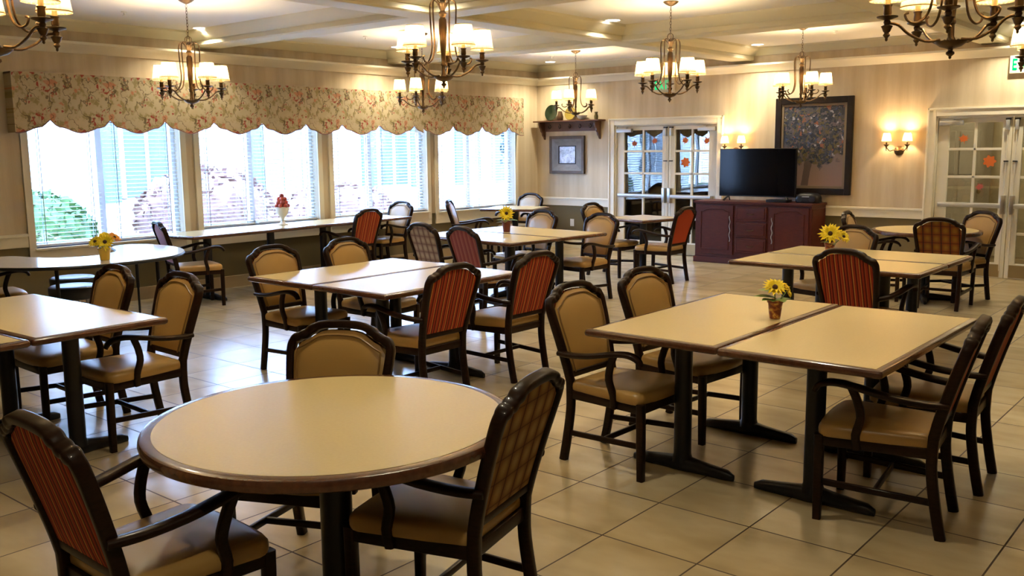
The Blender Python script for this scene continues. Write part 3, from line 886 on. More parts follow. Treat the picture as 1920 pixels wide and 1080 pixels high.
rect_table(-5.44, 4.66, 1.44, .735, H, 'left table of the middle pair, nearer the windows', GT, -.03)
rect_table(-4.70, 4.63, 1.38, .735, H, 'right table of the middle pair, beside the red striped chairs', GT, .03)
rect_table(-2.71, 7.17, 1.48, .70, 0, 'front table of the far right pair, partly behind the red striped chair', GT)
rect_table(-2.71, 7.875, 1.48, .70, 0, 'rear table of the far right pair with the sunflower pot', GT)
ra = R(-5)
rect_table(-6.46, 7.29, 1.50, .735, ra, 'front table of the back middle pair with the small red flower pot', GT)
rect_table(-6.40, 8.03, 1.50, .735, ra, 'rear table of the back middle pair, before the pale chairs', GT)
rect_table(-5.48, 2.29, 1.55, .745, R(2), 'sunlit table at the left picture edge, farther one of its pair', GT)
rect_table(-5.45, 1.54, 1.55, .745, R(2), 'table just cut by the left picture edge, nearer one of its pair', GT)
rw = R(90+3.5)
rect_table(-9.41, 6.32, 1.74, .70, rw, 'left long table under the windows with the fruit urn', 'long tables under the windows')
rect_table(-9.52, 8.05, 1.72, .70, rw, 'right long table under the windows, ending at the pale chair', 'long tables under the windows')
rect_table(-6.45, 10.38, .78, .78, R(-14), 'small square table in front of the left glass doors', 'small square pedestal tables', two=False)
rect_table(-9.20, 11.10, .86, .80, R(20), 'small square table in the room corner', 'small square pedestal tables', two=False)
def round_table(x, y, r, label, hl, a0=.5):
    t_ = thing('round_table', label, 'table', (x, y, 0), 0, 'round pedestal tables')
    n = 96; tabletop(t_, [(r*math.cos(2*PI*i/n), r*math.sin(2*PI*i/n)) for i in range(n)], th=.042, band=.042)
    pedestal(t_, 0, 0, [a0, a0+PI/2], r=.056, hl=hl)
round_table(-2.465, 1.985, .625, 'large round table in the foreground with cream top and dark rim', .36, .1)
round_table(-3.00, 10.50, .55, 'round table at the far right in front of the glass doors', .36, .35)

# kidney table
kt = thing('kidney_table', 'kidney shaped activity table with black edge at the left window', 'table', (0, 0, 0))
kp = [(-7.82, 4.66), (-7.50, 4.30), (-7.44, 3.72), (-7.64, 3.28), (-8.05, 3.02), (-8.50, 3.04), (-8.76, 3.26), (-8.72, 3.50), (-8.45, 3.58), (-8.22, 3.70), (-8.14, 3.98), (-8.34, 4.26), (-8.72, 4.42), (-8.86, 4.60), (-8.72, 4.78), (-8.28, 4.82)]
ko = [(v.x, v.y) for v in catmull([(a, b, 0) for a, b in kp], 5, True)]
kc = (sum(a for a, b in ko)/len(ko), sum(b for a, b in ko)/len(ko)); kt.location = (kc[0], kc[1], 0)
ko = [(a-kc[0], b-kc[1]) for a, b in ko]
if sum(ko[i][0]*ko[(i+1) % len(ko)][1]-ko[(i+1) % len(ko)][0]*ko[i][1] for i in range(len(ko))) < 0: ko = ko[::-1]
tabletop(kt, ko, .755, M['black_plastic'], .03, .006, plain('grey nebula laminate', (.60, .55, .46), .16, var=.06, vscale=60))
for (a, b) in ((-7.86, 4.40), (-8.60, 4.60), (-7.75, 3.45), (-8.45, 3.25)):
    bm = B(); sweep(bm, [Vector((0, 0, .73)), Vector((0, 0, .35))], circ(.016, 10), up=Vector((0, 1, 0))); sweep(bm, [Vector((0, 0, .36)), Vector((.02, -.01, .0))], circ(.011, 10), up=Vector((0, 1, 0)))
    lg = link('leg', bm, M['black_iron'], kt); lg.location = (a-kc[0], b-kc[1], 0)

# stools
def stool(x, y, z, label):
    t_ = thing('stool', label, 'stool', (x, y, 0), 0, 'round black stools under the kidney table')
    bm = B(); lathe(bm, [(.195, z-.115), (.205, z-.10), (.21, z-.03), (.205, z-.01), (.19, z), (.10, z+.006)], 32); link('seat', bm, M['vinyl_black'], t_)
    for k in range(4):
        a = R(45+90*k); bm = B(); sweep(bm, [Vector((.10*math.cos(a), .10*math.sin(a), z-.07)), Vector((.17*math.cos(a), .17*math.sin(a), 0))], circ(.011, 8), up=Vector((1, 0, 0))); link('leg', bm, M['steel'], t_)
    bm = B(); n = 28
    ring = [Vector((.14*math.cos(2*PI*i/n), .14*math.sin(2*PI*i/n), .19)) for i in range(n+1)]; sweep(bm, ring, circ(.007, 6), cap=False); link('foot_ring', bm, M['steel'], t_)
stool(-8.52, 3.93, .46, 'round black stool under the kidney table, nearer the camera')
stool(-9.05, 4.18, .47, 'round black stool under the kidney table, behind the other stool')

# ------------------------------------------------------------------ flower pots
M['petal'] = plain('yellow petals', (.86, .66, .015), .6, var=.15, vscale=25)
M['petal_orange'] = plain('orange petals', (.80, .33, .02), .6, var=.2, vscale=25)
M['seedhead'] = plain('brown seed head', (.05, .02, .01), .9)
M['leafg'] = plain('green leaf', (.14, .22, .03), .6, var=.3, vscale=20)
def patterned():
    m, t, out = nt('autumn patterned pot'); o = coords(t)
    n = noise(t, o, 40, 3); c = ramp(t, n, [(.40, (.18, .03, .008)), (.5, (.38, .12, .02)), (.6, (.62, .38, .06))], 'CONSTANT')
    bsdf(t, out, c, .35); return m
POTM = dict(pattern=patterned(), yellow=plain('yellow pot', (.62, .40, .05), .4), red=plain('dark red pot', (.16, .03, .015), .4))
def petals(bm, c, ax, r, n=16, layers=2, w=.28):
    ax = ax.normalized(); s = ax.cross(Vector((0, 0, 1)));
    if s.length < .01: s = Vector((1, 0, 0))
    s.normalize(); u = s.cross(ax)
    for L in range(layers):
        for k in range(n):
            a = 2*PI*(k+.5*L)/n+random.uniform(-.08, .08); d = s*math.cos(a)+u*math.sin(a); e = ax.cross(d)
            rr = r*random.uniform(.85, 1.05)*(1-.15*L); lift = .10+.22*L
            p0 = c+d*r*.18; p1 = c+d*rr*.6+ax*rr*lift; p2 = c+d*rr+ax*rr*lift*.7
            v = [bm.verts.new(q) for q in (p0-e*r*.05, p0+e*r*.05, p1+e*rr*w*.5, p2, p1-e*rr*w*.5)]
            m_ = bm.verts.new(p1-ax*r*.05)
            for i in range(5): bm.faces.new((v[i], v[(i+1) % 5], m_))
def leaf(bm, p, d, L, w, droop=.3):
    d = d.normalized(); s = d.cross(Vector((0, 0, 1))).normalized()
    pts = []
    for k in range(6):
        q = k/5; c = p+d*L*q+Vector((0, 0, -droop*L*q*q)); ww = w*math.sin(PI*min(1, q*.9+.08))
        pts.append((bm.verts.new(c-s*ww), bm.verts.new(c+Vector((0, 0, -.1*ww))), bm.verts.new(c+s*ww)))
    for a, b in zip(pts, pts[1:]):
        bm.faces.new((a[0], a[1], b[1], b[0])); bm.faces.new((a[1], a[2], b[2], b[1]))
def flowerpot(x, y, z, pot, heads, leaves, label, hp=.10, rt=.042, rb=.028):
    t_ = thing('flower_pot', label, 'potted flower', (x, y, z), 0, 'sunflower pots on the tables')
    bm = B(); lathe(bm, [(rb*.9, 0), (rb, .003), (rt*.95, hp*.86), (rt*1.08, hp*.87), (rt*1.1, hp), (rt*.98, hp), (rt*.9, hp*.9)], 24); link('pot', bm, POTM[pot], t_)
    for (dx, dy, dz, r, ax, mt) in heads:
        c = Vector((dx, dy, dz))
        bm = B(); petals(bm, c, Vector(ax), r); fh = link('flower_head', bm, M[mt], t_, False)
        bm = B(); bmesh.ops.create_icosphere(bm, subdivisions=2, radius=r*.19, matrix=Matrix.Translation(c+Vector(ax).normalized()*r*.06)); link('flower_centre', bm, M['seedhead'], fh)
        bm = B(); sweep(bm, [Vector((dx*.2, dy*.2, hp*.8)), c-Vector(ax).normalized()*r*.05], circ(.0035, 6), up=Vector((1, 0, 0))); link('stem', bm, M['leafg'], fh)
    for (a, L, w, h) in leaves:
        bm = B(); leaf(bm, Vector((0, 0, h)), Vector((math.cos(R(a)), math.sin(R(a)), .35)), L, w); link('leaf', bm, M['leafg'], t_)
TC = Vector((.55, -.80, 0))   # towards camera roughly, for the near pot
flowerpot(-2.055, 4.62, .7565, 'pattern', [(.0, -.01, .165, .078, (.30, -.35, .85), 'petal'), (.05, .03, .15, .045, (.8, .2, .4), 'petal')],
          [(205, .12, .052, .11), (180, .11, .052, .14), (320, .11, .038, .10), (40, .09, .03, .10), (250, .10, .035, .10), (285, .09, .035, .10)], 'yellow sunflower in a brown patterned pot on the near right tables', .10, .040, .028)
flowerpot(-7.70, 3.84, .7565, 'yellow', [(.02, .0, .155, .090, (.75, -.45, .5), 'petal'), (.02, .085, .185, .070, (.5, .3, .7), 'petal_orange'), (-.03, -.06, .160, .065, (.3, -.6, .6), 'petal'), (-.04, .03, .20, .06, (.3, -.2, .8), 'petal')],
          [(210, .10, .03, .12), (240, .12, .03, .11), (330, .09, .03, .12), (60, .10, .03, .12)], 'bunch of sunflowers in a plain yellow pot on the kidney table', .105, .050, .038)
flowerpot(-6.58, 7.79, .7565, 'red', [(.0, -.0, .20, .095, (.6, -.65, .35), 'petal')],
          [(200, .14, .045, .12), (230, .12, .04, .10), (300, .10, .04, .11), (20, .14, .045, .12), (60, .12, .04, .12)], 'yellow sunflower in a small dark red pot on the back middle tables', .12, .050, .038)
flowerpot(-2.93, 7.62, .7565, 'pattern', [(.0, -.0, .175, .105, (.25, -.6, .55), 'petal'), (.10, .03, .155, .065, (.7, -.3, .5), 'petal')],
          [(200, .08, .03, .10), (320, .08, .03, .09)], 'large bright sunflower on the far right tables, behind the red striped chair', .10, .042, .030)

# fruit urn
t_ = thing('fruit_urn', 'white pedestal urn piled with red fruit on the long window table', 'urn', (-9.50, 7.00, .7565))
bm = B(); lathe(bm, [(.062, 0), (.064, .012), (.04, .022), (.02, .045), (.018, .07), (.035, .10), (.068, .14), (.080, .185), (.090, .215), (.088, .222), (.078, .215), (.06, .16)], 28); link('urn', bm, plain('white ceramic', (.78, .76, .72), .35), t_)
frm = plain('red glazed fruit', (.42, .07, .05), .3, var=.4, vscale=30)
ps = []
for ring, (n, rr, z) in enumerate(((7, .066, .235), (6, .05, .275), (4, .034, .315), (1, 0, .355))):
    for k in range(n):
        a = 2*PI*k/n+ring*.5; ps.append((rr*math.cos(a), rr*math.sin(a), z))
for p in ps:
    bm = B(); bmesh.ops.create_uvsphere(bm, u_segments=14, v_segments=10, radius=.030, matrix=Matrix.Translation(p)); link('fruit', bm, frm, t_)

# ------------------------------------------------------------------ chandeliers
def build_chandelier(x, y, zf, rot, label):
    """origin on the ceiling; zf = finial bottom height"""
    c = thing('chandelier', label, 'chandelier', (x, y, ZC), rot, 'bronze five-arm chandeliers')
    def Z(h): return zf+h-ZC
    br = M['brass_dark']
    bm = B(); lathe(bm, [(.004, -.045), (.02, -.040), (.055, -.022), (.072, -.008), (.072, 0)], 24); link('canopy', bm, br, c)
    bm = B()
    z = -.05; zend = Z(.64); k = 0
    while z > zend+.012:
        n = 10; ax = Vector((1, 0, 0)) if k % 2 else Vector((0, 1, 0))
        ring = [Vector((0, 0, z-.014))+ax*(.008*math.cos(2*PI*i/n))+Vector((0, 0, .017*math.sin(2*PI*i/n))) for i in range(n+1)]
        sweep(bm, ring, circ(.0022, 5), up=ax.cross(Vector((0, 0, 1))), cap=False); z -= .027; k += 1
    link('chain', bm, br, c)
    bm = B(); n = 18
    for ang in (0, R(60), R(120)):
        ax = Vector((math.cos(ang), math.sin(ang), 0))
        ring = [Vector((0, 0, Z(.615)))+ax*(.030*math.cos(2*PI*i/n))+Vector((0, 0, .032*math.sin(2*PI*i/n))) for i in range(n+1)]
        sweep(bm, ring, circ(.003, 5), up=ax.cross(Vector((0, 0, 1))), cap=False)
    link('hanging_loop', bm, br, c)
    bm = B(); lathe(bm, [(.006, .01), (.014, .06), (.020, .085), (.013, .10), (.012, .15), (.017, .155), (.018, .165), (.013, .175), (.016, .22), (.024, .30), (.028, .40), (.026, .46), (.018, .475), (.022, .485), (.030, .50), (.016, .52), (.022, .535), (.036, .56), (.038, .57), (.018, .58), (.008, .60)], 16, 0, 0, Z(0)); link('column', bm, br, c)
    bm = B(); lathe(bm, [(.001, 0), (.006, .004), (.006, .012), (.018, .022), (.018, .03), (.008, .038), (.012, .045), (.045, .055), (.065, .070), (.068, .078), (.03, .082)], 24, 0, 0, Z(0)); link('bowl', bm, br, c)
    arms = []
    for k in range(5):
        a = 2*PI*k/5; d = Vector((math.cos(a), math.sin(a), 0))
        bm = B()
        pth = catmull([d*.045+Vector((0, 0, Z(.085))), d*.11+Vector((0, 0, Z(.082))), d*.18+Vector((0, 0, Z(.115))), d*.225+Vector((0, 0, Z(.155))), d*.262+Vector((0, 0, Z(.165)))], 4)
        sweep(bm, pth, circ(.0065, 8)); arm = link('arm', bm, br, c)
        # lyre rod
        bm = B()
        pth = catmull([d*.03+Vector((0, 0, Z(.565))), d*.055+Vector((0, 0, Z(.592))), d*.085+Vector((0, 0, Z(.58))), d*.095+Vector((0, 0, Z(.53))), d*.090+Vector((0, 0, Z(.40))), d*.085+Vector((0, 0, Z(.28))), d*.105+Vector((0, 0, Z(.20))), d*.145+Vector((0, 0, Z(.165))), d*.185+Vector((0, 0, Z(.172))), d*.20+Vector((0, 0, Z(.20))), d*.185+Vector((0, 0, Z(.208)))], 4)
        sweep(bm, pth, circ(.0058, 8), up=d.cross(Vector((0, 0, 1)))); link('lyre_rod', bm, br, c)
        q = d*.275
        bm = B(); lathe(bm, [(.001, .085), (.006, .09), (.006, .10), (.016, .112), (.010, .122), (.016, .13), (.022, .145), (.026, .152), (.012, .158), (.016, .17), (.012, .178), (.045, .19), (.046, .195), (.016, .20), (.018, .21), (.016, .235), (.021, .245)], 16, q.x, q.y, Z(0)); link('candle_cup', bm, br, arm)
        bm = B(); lathe(bm, [(.012, .245), (.012, .31)], 12, q.x, q.y, Z(0)); link('candle_sleeve', bm, M['candle'], arm)
        bm = B(); seg = 48; rings = []
        for (r, h) in ((.078, .262), (.070, .31), (.062, .36), (.056, .398)):
            rings.append([bm.verts.new((q.x+(r+(.0022 if i % 2 else -.0012))*math.cos(2*PI*i/seg), q.y+(r+(.0022 if i % 2 else -.0012))*math.sin(2*PI*i/seg), Z(h))) for i in range(seg)])
        for a_, b_ in zip(rings, rings[1:]):
            for i in range(seg): bm.faces.new((a_[i], a_[(i+1) % seg], b_[(i+1) % seg], b_[i]))
        sh = link('lamp_shade', bm, M['shade'], arm, False)
        for (r, h) in ((.079, .268), (.0575, .397)):
            bm = B()
            ring = [Vector((q.x+r*math.cos(2*PI*i/24), q.y+r*math.sin(2*PI*i/24), Z(h))) for i in range(25)]
            sweep(bm, ring, circ(.0028, 5), cap=False)
            link('shade_trim', bm, M['shade_trim'], arm)
        bm = B(); bmesh.ops.create_icosphere(bm, subdivisions=2, radius=.016, matrix=Matrix.Translation((q.x, q.y, Z(.33)))); link('bulb', bm, M['bulb'], arm)
        ld = bpy.data.lights.new('chandelier_bulb', 'POINT'); ld.energy = LAMP; ld.color = (1, .76, .44); ld.shadow_soft_size = .02
        lo = bpy.data.objects.new('chandelier_bulb', ld); COL.objects.link(lo); lo.parent = c; lo.location = (q.x, q.y, Z(.36))
    return c
LAMP = 4.2
build_chandelier(-4.52, 1.83, 2.045, R(20), 'chandelier cut by the top left picture corner')
build_chandelier(-7.85, 4.84, 2.045, R(0), 'chandelier hanging before the first window, over the kidney table side')
build_chandelier(-4.60, 4.79, 2.075, R(55), 'large chandelier near the top centre, over the middle tables')
build_chandelier(-8.15, 8.12, 2.085, R(10), 'small chandelier seen under the large centre one, before the third window')
build_chandelier(-8.03, 11.07, 2.07, R(70), 'chandelier in front of the coat hook shelf')
build_chandelier(-4.71, 8.03, 2.08, R(48), 'chandelier over the aisle above the left glass doors')
build_chandelier(-4.55, 10.75, 2.09, R(30), 'chandelier in front of the big tree painting')
build_chandelier(-1.245, 4.57, 2.035, R(66), 'big chandelier at the top right, shades cut by the picture top')
build_chandelier(-1.37, 7.75, 2.075, R(220), 'chandelier cut by the right picture edge beside the exit sign')

# recessed lights
def downlight(x, y, label, en=75):
    t_ = thing('recessed_light', label, 'ceiling light', (x, y, ZC), 0, 'round recessed ceiling lights')
    bm = B(); lathe(bm, [(.075, -.002), (.10, -.004), (.105, -.001), (.105, 0)], 28, cap=False); link('trim_ring', bm, M['white_plastic'], t_)
    bm = B(); lathe(bm, [(.077, -.003), (.01, -.003)], 28); link('lens', bm, M['down_light'], t_, False)
    ld = bpy.data.lights.new('downlight', 'SPOT'); ld.energy = en; ld.color = (1, .88, .62); ld.spot_size = R(140); ld.spot_blend = .7; ld.shadow_soft_size = .05
    lo = bpy.data.objects.new('downlight', ld); COL.objects.link(lo); lo.parent = t_; lo.location = (0, 0, -.02)
DL = [(-9.55, 6.05, 'recessed light left of the first ceiling beam, near the window wall'), (-5.85, 8.75, 'recessed light near the picture top, between centre and aisle chandeliers'),
      (-5.80, 12.20, 'recessed light above the television wall'), (-9.45, 8.95, 'recessed light beside the large centre chandelier shades'),
      (-9.35, 12.20, 'recessed light in the far left ceiling corner'), (-2.55, 12.25, 'recessed light above the right glass doors')]
DL += [(-5.85, 5.95, 'added recessed fill light over the aisle, above the picture top'), (-5.85, 2.85, 'added recessed fill light above the kidney table side, out of frame'), (-2.60, 2.85, 'added recessed fill light over the near round table, out of frame'),
       (-2.60, 5.95, 'added recessed fill light over the near right tables, out of frame'), (-2.60, 8.98, 'added recessed fill light over the far right tables, out of frame'), (-1.0, .6, 'added recessed fill light above the photographer')]  # unseen lights, added after the ceiling grid as fill for the foreground
for k, a in enumerate(DL): downlight(*a, en=46 if k < 6 else 36)

# sprinklers
for x, y, lb in ((-8.97, 4.85, 'small sprinkler head left of the window chandelier'), (-8.84, 7.85, 'small sprinkler head above the third window'), (-4.44, 11.45, 'small sprinkler head before the painting wall'), (-8.75, 11.45, 'small sprinkler head by the far corner')):
    bm = B(); lathe(bm, [(.03, 0), (.03, -.006), (.008, -.01), (.008, -.03), (.018, -.034), (.018, -.037)], 12)
    o = link('ceiling_sprinkler', bm, M['white_plastic']); o.location = (x, y, ZC); tag(o, lb, 'sprinkler', 'ceiling sprinklers')

# ------------------------------------------------------------------ sconces
def sconce(x, z, label, d=.13):
    c = thing('wall_sconce', label, 'wall lamp', (x, YB, z), 0, 'twin-lamp wall sconces')
    br = M['brass_dark']
    bm = B(); lathe(bm, [(.062, 0), (.062, .008), (.045, .02), (.02, .03), (.005, .04)], 24); bp = link('backplate', bm, br, c); bp.rotation_euler = (R(90), 0, 0)
    for s in (-1, 1):
        bm = B(); sweep(bm, catmull([Vector((0, -.03, 0)), Vector((s*.05, -.07, .01)), Vector((s*.09, -.10, .00)), Vector((s*d, -.11, .05))], 4), circ(.006, 8)); arm = link('arm', bm, br, c)
        bm = B(); lathe(bm, [(.003, .0), (.007, .03), (.012, .055), (.036, .078), (.036, .083), (.01, .085), (.010, .11)], 14, s*d, -.11, 0); link('candle_cup', bm, br, arm)
        bm = B(); seg = 32
        rings = [[bm.verts.new((s*d+r*math.cos(2*PI*i/seg), -.11+r*math.sin(2*PI*i/seg), h)) for i in range(seg)] for r, h in ((.060, .125), (.050, .18), (.038, .225))]
        for a_, b_ in zip(rings, rings[1:]):
            for i in range(seg): bm.faces.new((a_[i], a_[(i+1) % seg], b_[(i+1) % seg], b_[i]))
        link('lamp_shade', bm, M['shade'], arm)
        bm = B(); lathe(bm, [(.009, .10), (.009, .15)], 10, s*d, -.11, 0); link('candle_sleeve', bm, M['candle'], arm)
        bm = B(); bmesh.ops.create_icosphere(bm, subdivisions=2, radius=.014, matrix=Matrix.Translation((s*d, -.11, .165))); link('bulb', bm, M['bulb'], arm)
        ld = bpy.data.lights.new('sconce_bulb', 'POINT'); ld.energy = 6.5; ld.color = (1, .66, .32); ld.shadow_soft_size = .02
        lo = bpy.data.objects.new('sconce_bulb', ld); COL.objects.link(lo); lo.parent = c; lo.location = (s*d, -.11, .195)
sconce(-4.00, 1.575, 'twin wall sconce between the painting and the right glass doors')
sconce(-6.30, 1.575, 'twin wall sconce rising behind the television')

# ------------------------------------------------------------------ cabinet
cx0, cx1, cyf, cyb, ch = -6.66, -4.93, 12.12, 12.62, .885
cb = thing('sideboard', 'long dark red cherry sideboard with two doors and drawers under the television', 'sideboard', (cx0, cyf, 0))
W = cx1-cx0; Dp = cyb-cyf
bm = B(); box(bm, 0, W, .02, Dp, .085, ch-.035, .003); link('carcass', bm, M['cherry'], cb, False)
bm = B(); box(bm, -.015, W+.015, -.01, Dp, 0, .085, .008); link('plinth', bm, M['cherry'], cb, False)
bm = B(); box(bm, -.02, W+.02, -.015, Dp, ch-.035, ch, .008); link('top', bm, M['cherry'], cb, False)
def cab_door(x0, x1, hx):
    bm = B(); box(bm, x0, x1, 0, .02, .13, ch-.06, .003); d = link('door', bm, M['cherry'], cb, False)
    bm = B()
    a, b, z0, z1 = x0+.07, x1-.07, .20, ch-.15
    n = 12; top = []
    for i in range(n+1):
        s = i/n; top.append((a+(b-a)*s, z1+.045*math.sin(PI*s)**.7 if .12 < s < .88 else z1))
    ol = [(b, z0), (a, z0)]; ol = [(a, z0)]+top+[(b, z0)]
    path = [Vector((x, -.002, z)) for x, z in ol]+[Vector((a, -.002, z0))]
    sweep(bm, path, rrect(.016, .012, .004), up=Vector((0, 1, 0)))
    link('panel_moulding', bm, M['cherry'], d)
    bm = B(); pts = [Vector((hx, -.008, .32+.36*k/14)) for k in range(15)]
    sweep(bm, [p+Vector((.008*math.sin(k*1.3), 0, 0)) for k, p in enumerate(pts)], circ(.006, 6), up=Vector((0, 1, 0))); link('handle', bm, M['silver_paint'], d)
cab_door(.03, .60, .555); cab_door(1.14, W-.03, 1.185)
for k in range(3):
    z1 = ch-.06-.225*k; z0 = z1-.205
    bm = B(); box(bm, .64, 1.10, -.002, .02, z0, z1, .006); box(bm, .665, 1.075, -.010, 0, z0+.025, z1-.025, .008); d = link('drawer', bm, M['cherry'], cb, False)
    bm = B(); sweep(bm, catmull([Vector((.82, -.012, (z0+z1)/2)), Vector((.845, -.03, (z0+z1)/2-.01)), Vector((.895, -.03, (z0+z1)/2-.01)), Vector((.92, -.012, (z0+z1)/2))], 3), circ(.005, 6)); link('handle', bm, M['brass_dark'], d)
bm = B(); 
for (a, b, z0, z1) in ((.05, Dp-.04, .14, ch-.08),):
    path = [Vector((W+.001, a, z0)), Vector((W+.001, a, z1)), Vector((W+.001, b, z1)), Vector((W+.001, b, z0)), Vector((W+.001, a, z0))]
    sweep(bm, path, rrect(.018, .010, .004), up=Vector((1, 0, 0)))
link('side_moulding', bm, M['cherry'], cb)
# television
tv = thing('television', 'black flat television on the dark red sideboard', 'television', (-5.81, 12.33, ch+.001))
bm = B(); box(bm, -.57, .57, -.02, .02, .065, .735, .006); box(bm, -.35, .35, .02, .045, .15, .5, .01); link('housing', bm, M['black_plastic'], tv, False)
bm = B(); box(bm, -.558, .558, -.0225, -.020, .082, .725); link('screen', bm, M['screen'], tv, False)
for s in (-1, 1):
    bm = B()
    for dy in (-.10, .08): sweep(bm, [Vector((s*.43, 0, .075)), Vector((s*.45, dy, .006))], rrect(.016, .012, .004), up=Vector((1, 0, 0)))
    sweep(bm, [Vector((s*.43, -.01, .075)), Vector((s*.49, -.06, .006))], rrect(.016, .012, .004), up=Vector((1, 0, 0)))
    link('foot', bm, M['black_plastic'], tv)
bm = B(); box(bm, -.15, .15, -.09, .09, 0, .038, .006); o = link('set_top_box', bm, M['black_plastic']); o.location = (-5.45, 12.26, ch+.001); tag(o, 'thin black box lying under the right half of the television', 'media box')
rad = thing('portable_stereo', 'rounded black portable stereo on the right end of the sideboard', 'stereo', (-5.07, 12.36, ch+.001))
bm = B(); ol = [(x, y) for x, y in rrect(.34, .22, .09, 5)]; loft(bm, ol, [(0, .96), (.02, 1), (.07, 1), (.105, .9), (.125, .7), (.13, .45)]); link('housing', bm, M['black_plastic'], rad)
bm = B(); 
for s in (-1, 1): lathe(bm, [(.045, 0), (.045, .004), (.03, .006)], 18, s*.09, 0, 0)
g = link('speaker_grille', bm, M['vinyl_black'], rad); g.rotation_euler = (R(90), 0, 0); g.location = (0, -.108, .055)
bm = B(); box(bm, -.05, .05, -.116, -.108, .078, .092, .002); link('badge', bm, M['silver_paint'], rad, False)
bm = B(); sweep(bm, catmull([Vector((.14, .03, .02)), Vector((.20, .0, .012)), Vector((.22, .06, .006)), Vector((.17, .15, .006))], 4), circ(.004, 6)); link('power_cord', bm, M['black_plastic'], rad)

# ------------------------------------------------------------------ pictures
def picture_tree():
    m, t, out = nt('tree painting canvas')
    o = coords(t); sp = N(t, 'ShaderNodeSeparateXYZ'); t.links.new(o, sp.inputs[0])
    x = sp.outputs[0]; z = sp.outputs[2]     # centred, +-.42 x +-.52
    bg = ramp(t, mth(t, 'ADD', z, .5), [(0, (.22, .145, .12)), (.35, (.15, .115, .115)), (.6, (.02, .03, .055)), (1, (.03, .032, .04))])
    ns = N(t, 'ShaderNodeTexVoronoi'); ns.inputs['Scale'].default_value = 30; dst = N(t, 'ShaderNodeVectorMath', operation='MULTIPLY_ADD'); dst.inputs[1].default_value = (.12, .12, .12); nn = N(t, 'ShaderNodeTexNoise'); nn.inputs['Scale'].default_value = 14; t.links.new(o, nn.inputs['Vector']); t.links.new(nn.outputs['Color'], dst.inputs[0]); t.links.new(o, dst.inputs[2]); t.links.new(dst.outputs[0], ns.inputs['Vector'])
    rnd = ns.outputs['Color']; sep = N(t, 'ShaderNodeSeparateColor'); t.links.new(rnd, sep.inputs[0])
    pal = ramp(t, sep.outputs[0], [(0, (.012, .018, .035)), (.3, (.03, .035, .05)), (.5, (.06, .055, .06)), (.62, (.09, .075, .03)), (.76, (.22, .075, .035)), (.81, (.10, .08, .09)), (.93, (.26, .25, .28)), (.96, (.03, .05, .12))], 'CONSTANT')
    streak = noise(t, coords(t, (30, 1, 55)), 2.2, 4)
    pal = mixc(t, mth(t, 'MULTIPLY', mth(t, 'GREATER_THAN', streak, .62), .5), pal, (.20, .19, .22))
    pal = mixc(t, .05, pal, (0, 0, 0))
    # crown region
    dx = mth(t, 'DIVIDE', mth(t, 'ADD', x, -.02), .52); dz = mth(t, 'DIVIDE', mth(t, 'SUBTRACT', z, .24), .50)
    rr = mth(t, 'ADD', mth(t, 'MULTIPLY', dx, dx), mth(t, 'MULTIPLY', dz, dz))
    edge = mth(t, 'ADD', rr, mth(t, 'MULTIPLY', mth(t, 'SUBTRACT', noise(t, o, 6, 4), .5), 2.2))
    crown = ramp(t, edge, [(.85, (1, 1, 1)), (1.0, (0, 0, 0))])
    # trunk
    cxr = mth(t, 'ADD', mth(t, 'MULTIPLY', mth(t, 'ADD', z, .5), .14), -.10)
    tw = mth(t, 'ABSOLUTE', mth(t, 'SUBTRACT', x, cxr)); tr_ = mth(t, 'LESS_THAN', mth(t, 'ADD', tw, mth(t, 'MULTIPLY', noise(t, o, 9, 3), .03)), .065)
    c = mixc(t, mth(t, 'MULTIPLY', tr_, .8), bg, (.055, .042, .04))
    c = mixc(t, crown, c, pal)
    bsdf(t, out, c, .45, 0, .4, bump=noise(t, o, 60, 3), bstr=.3, bdist=.004); return m
pt = thing('framed_painting', 'large dark painting of a tree in a broad black frame', 'painting', (-5.145, YB-.005, 1.645))
hw, hh, fw = .545, .66, .085
bm = B()
for (a, b, c, d) in ((-hw, -hw+fw, -hh, hh), (hw-fw, hw, -hh, hh), (-hw+fw, hw-fw, hh-fw, hh), (-hw+fw, hw-fw, -hh, -hh+fw)): box(bm, a, b, -.05, 0, c, d, .008)
link('frame', bm, M['black_frame'], pt, False)
bm = B(); g_ = fw; lw = .035
for (a, b, c, d) in ((-hw+g_, -hw+g_+lw, -hh+g_, hh-g_), (hw-g_-lw, hw-g_, -hh+g_, hh-g_), (-hw+g_+lw, hw-g_-lw, hh-g_-lw, hh-g_), (-hw+g_+lw, hw-g_-lw, -hh+g_, -hh+g_+lw)): box(bm, a, b, -.03, 0, c, d, .003)
link('liner', bm, plain('taupe liner', (.16, .12, .075), .5), pt, False)
bm = B(); box(bm, -hw+g_+lw, hw-g_-lw, -.02, -.004, -hh+g_+lw, hh-g_-lw); link('canvas', bm, picture_tree(), pt, False)
pp = thing('framed_print', 'small square print in a wide grey wooden frame under the hook shelf', 'picture', (-9.333, YB-.004, 1.54))
hw, hh = .355, .31
bm = B()
for (a, b, c, d) in ((-hw, -hw+.05, -hh, hh), (hw-.05, hw, -hh, hh), (-hw+.05, hw-.05, hh-.05, hh), (-hw+.05, hw-.05, -hh, -hh+.05)): box(bm, a, b, -.045, 0, c, d, .006)
link('frame', bm, wood('dark brown frame', (.05, .03, .018), (.09, .055, .03), .5, 0), pp, False)
bm = B()
o_ = [(-hw+.05, -hh+.05), (hw-.05, -hh+.05), (hw-.05, hh-.05), (-hw+.05, hh-.05)]; i_ = [(-.175, -.145), (.175, -.145), (.175, .145), (-.175, .145)]
ov = [bm.verts.new((a, -.040, b)) for a, b in o_]; iv = [bm.verts.new((a, -.018, b)) for a, b in i_]; bv = [bm.verts.new((a, -.002, b)) for a, b in o_]; bi = [bm.verts.new((a, -.002, b)) for a, b in i_]
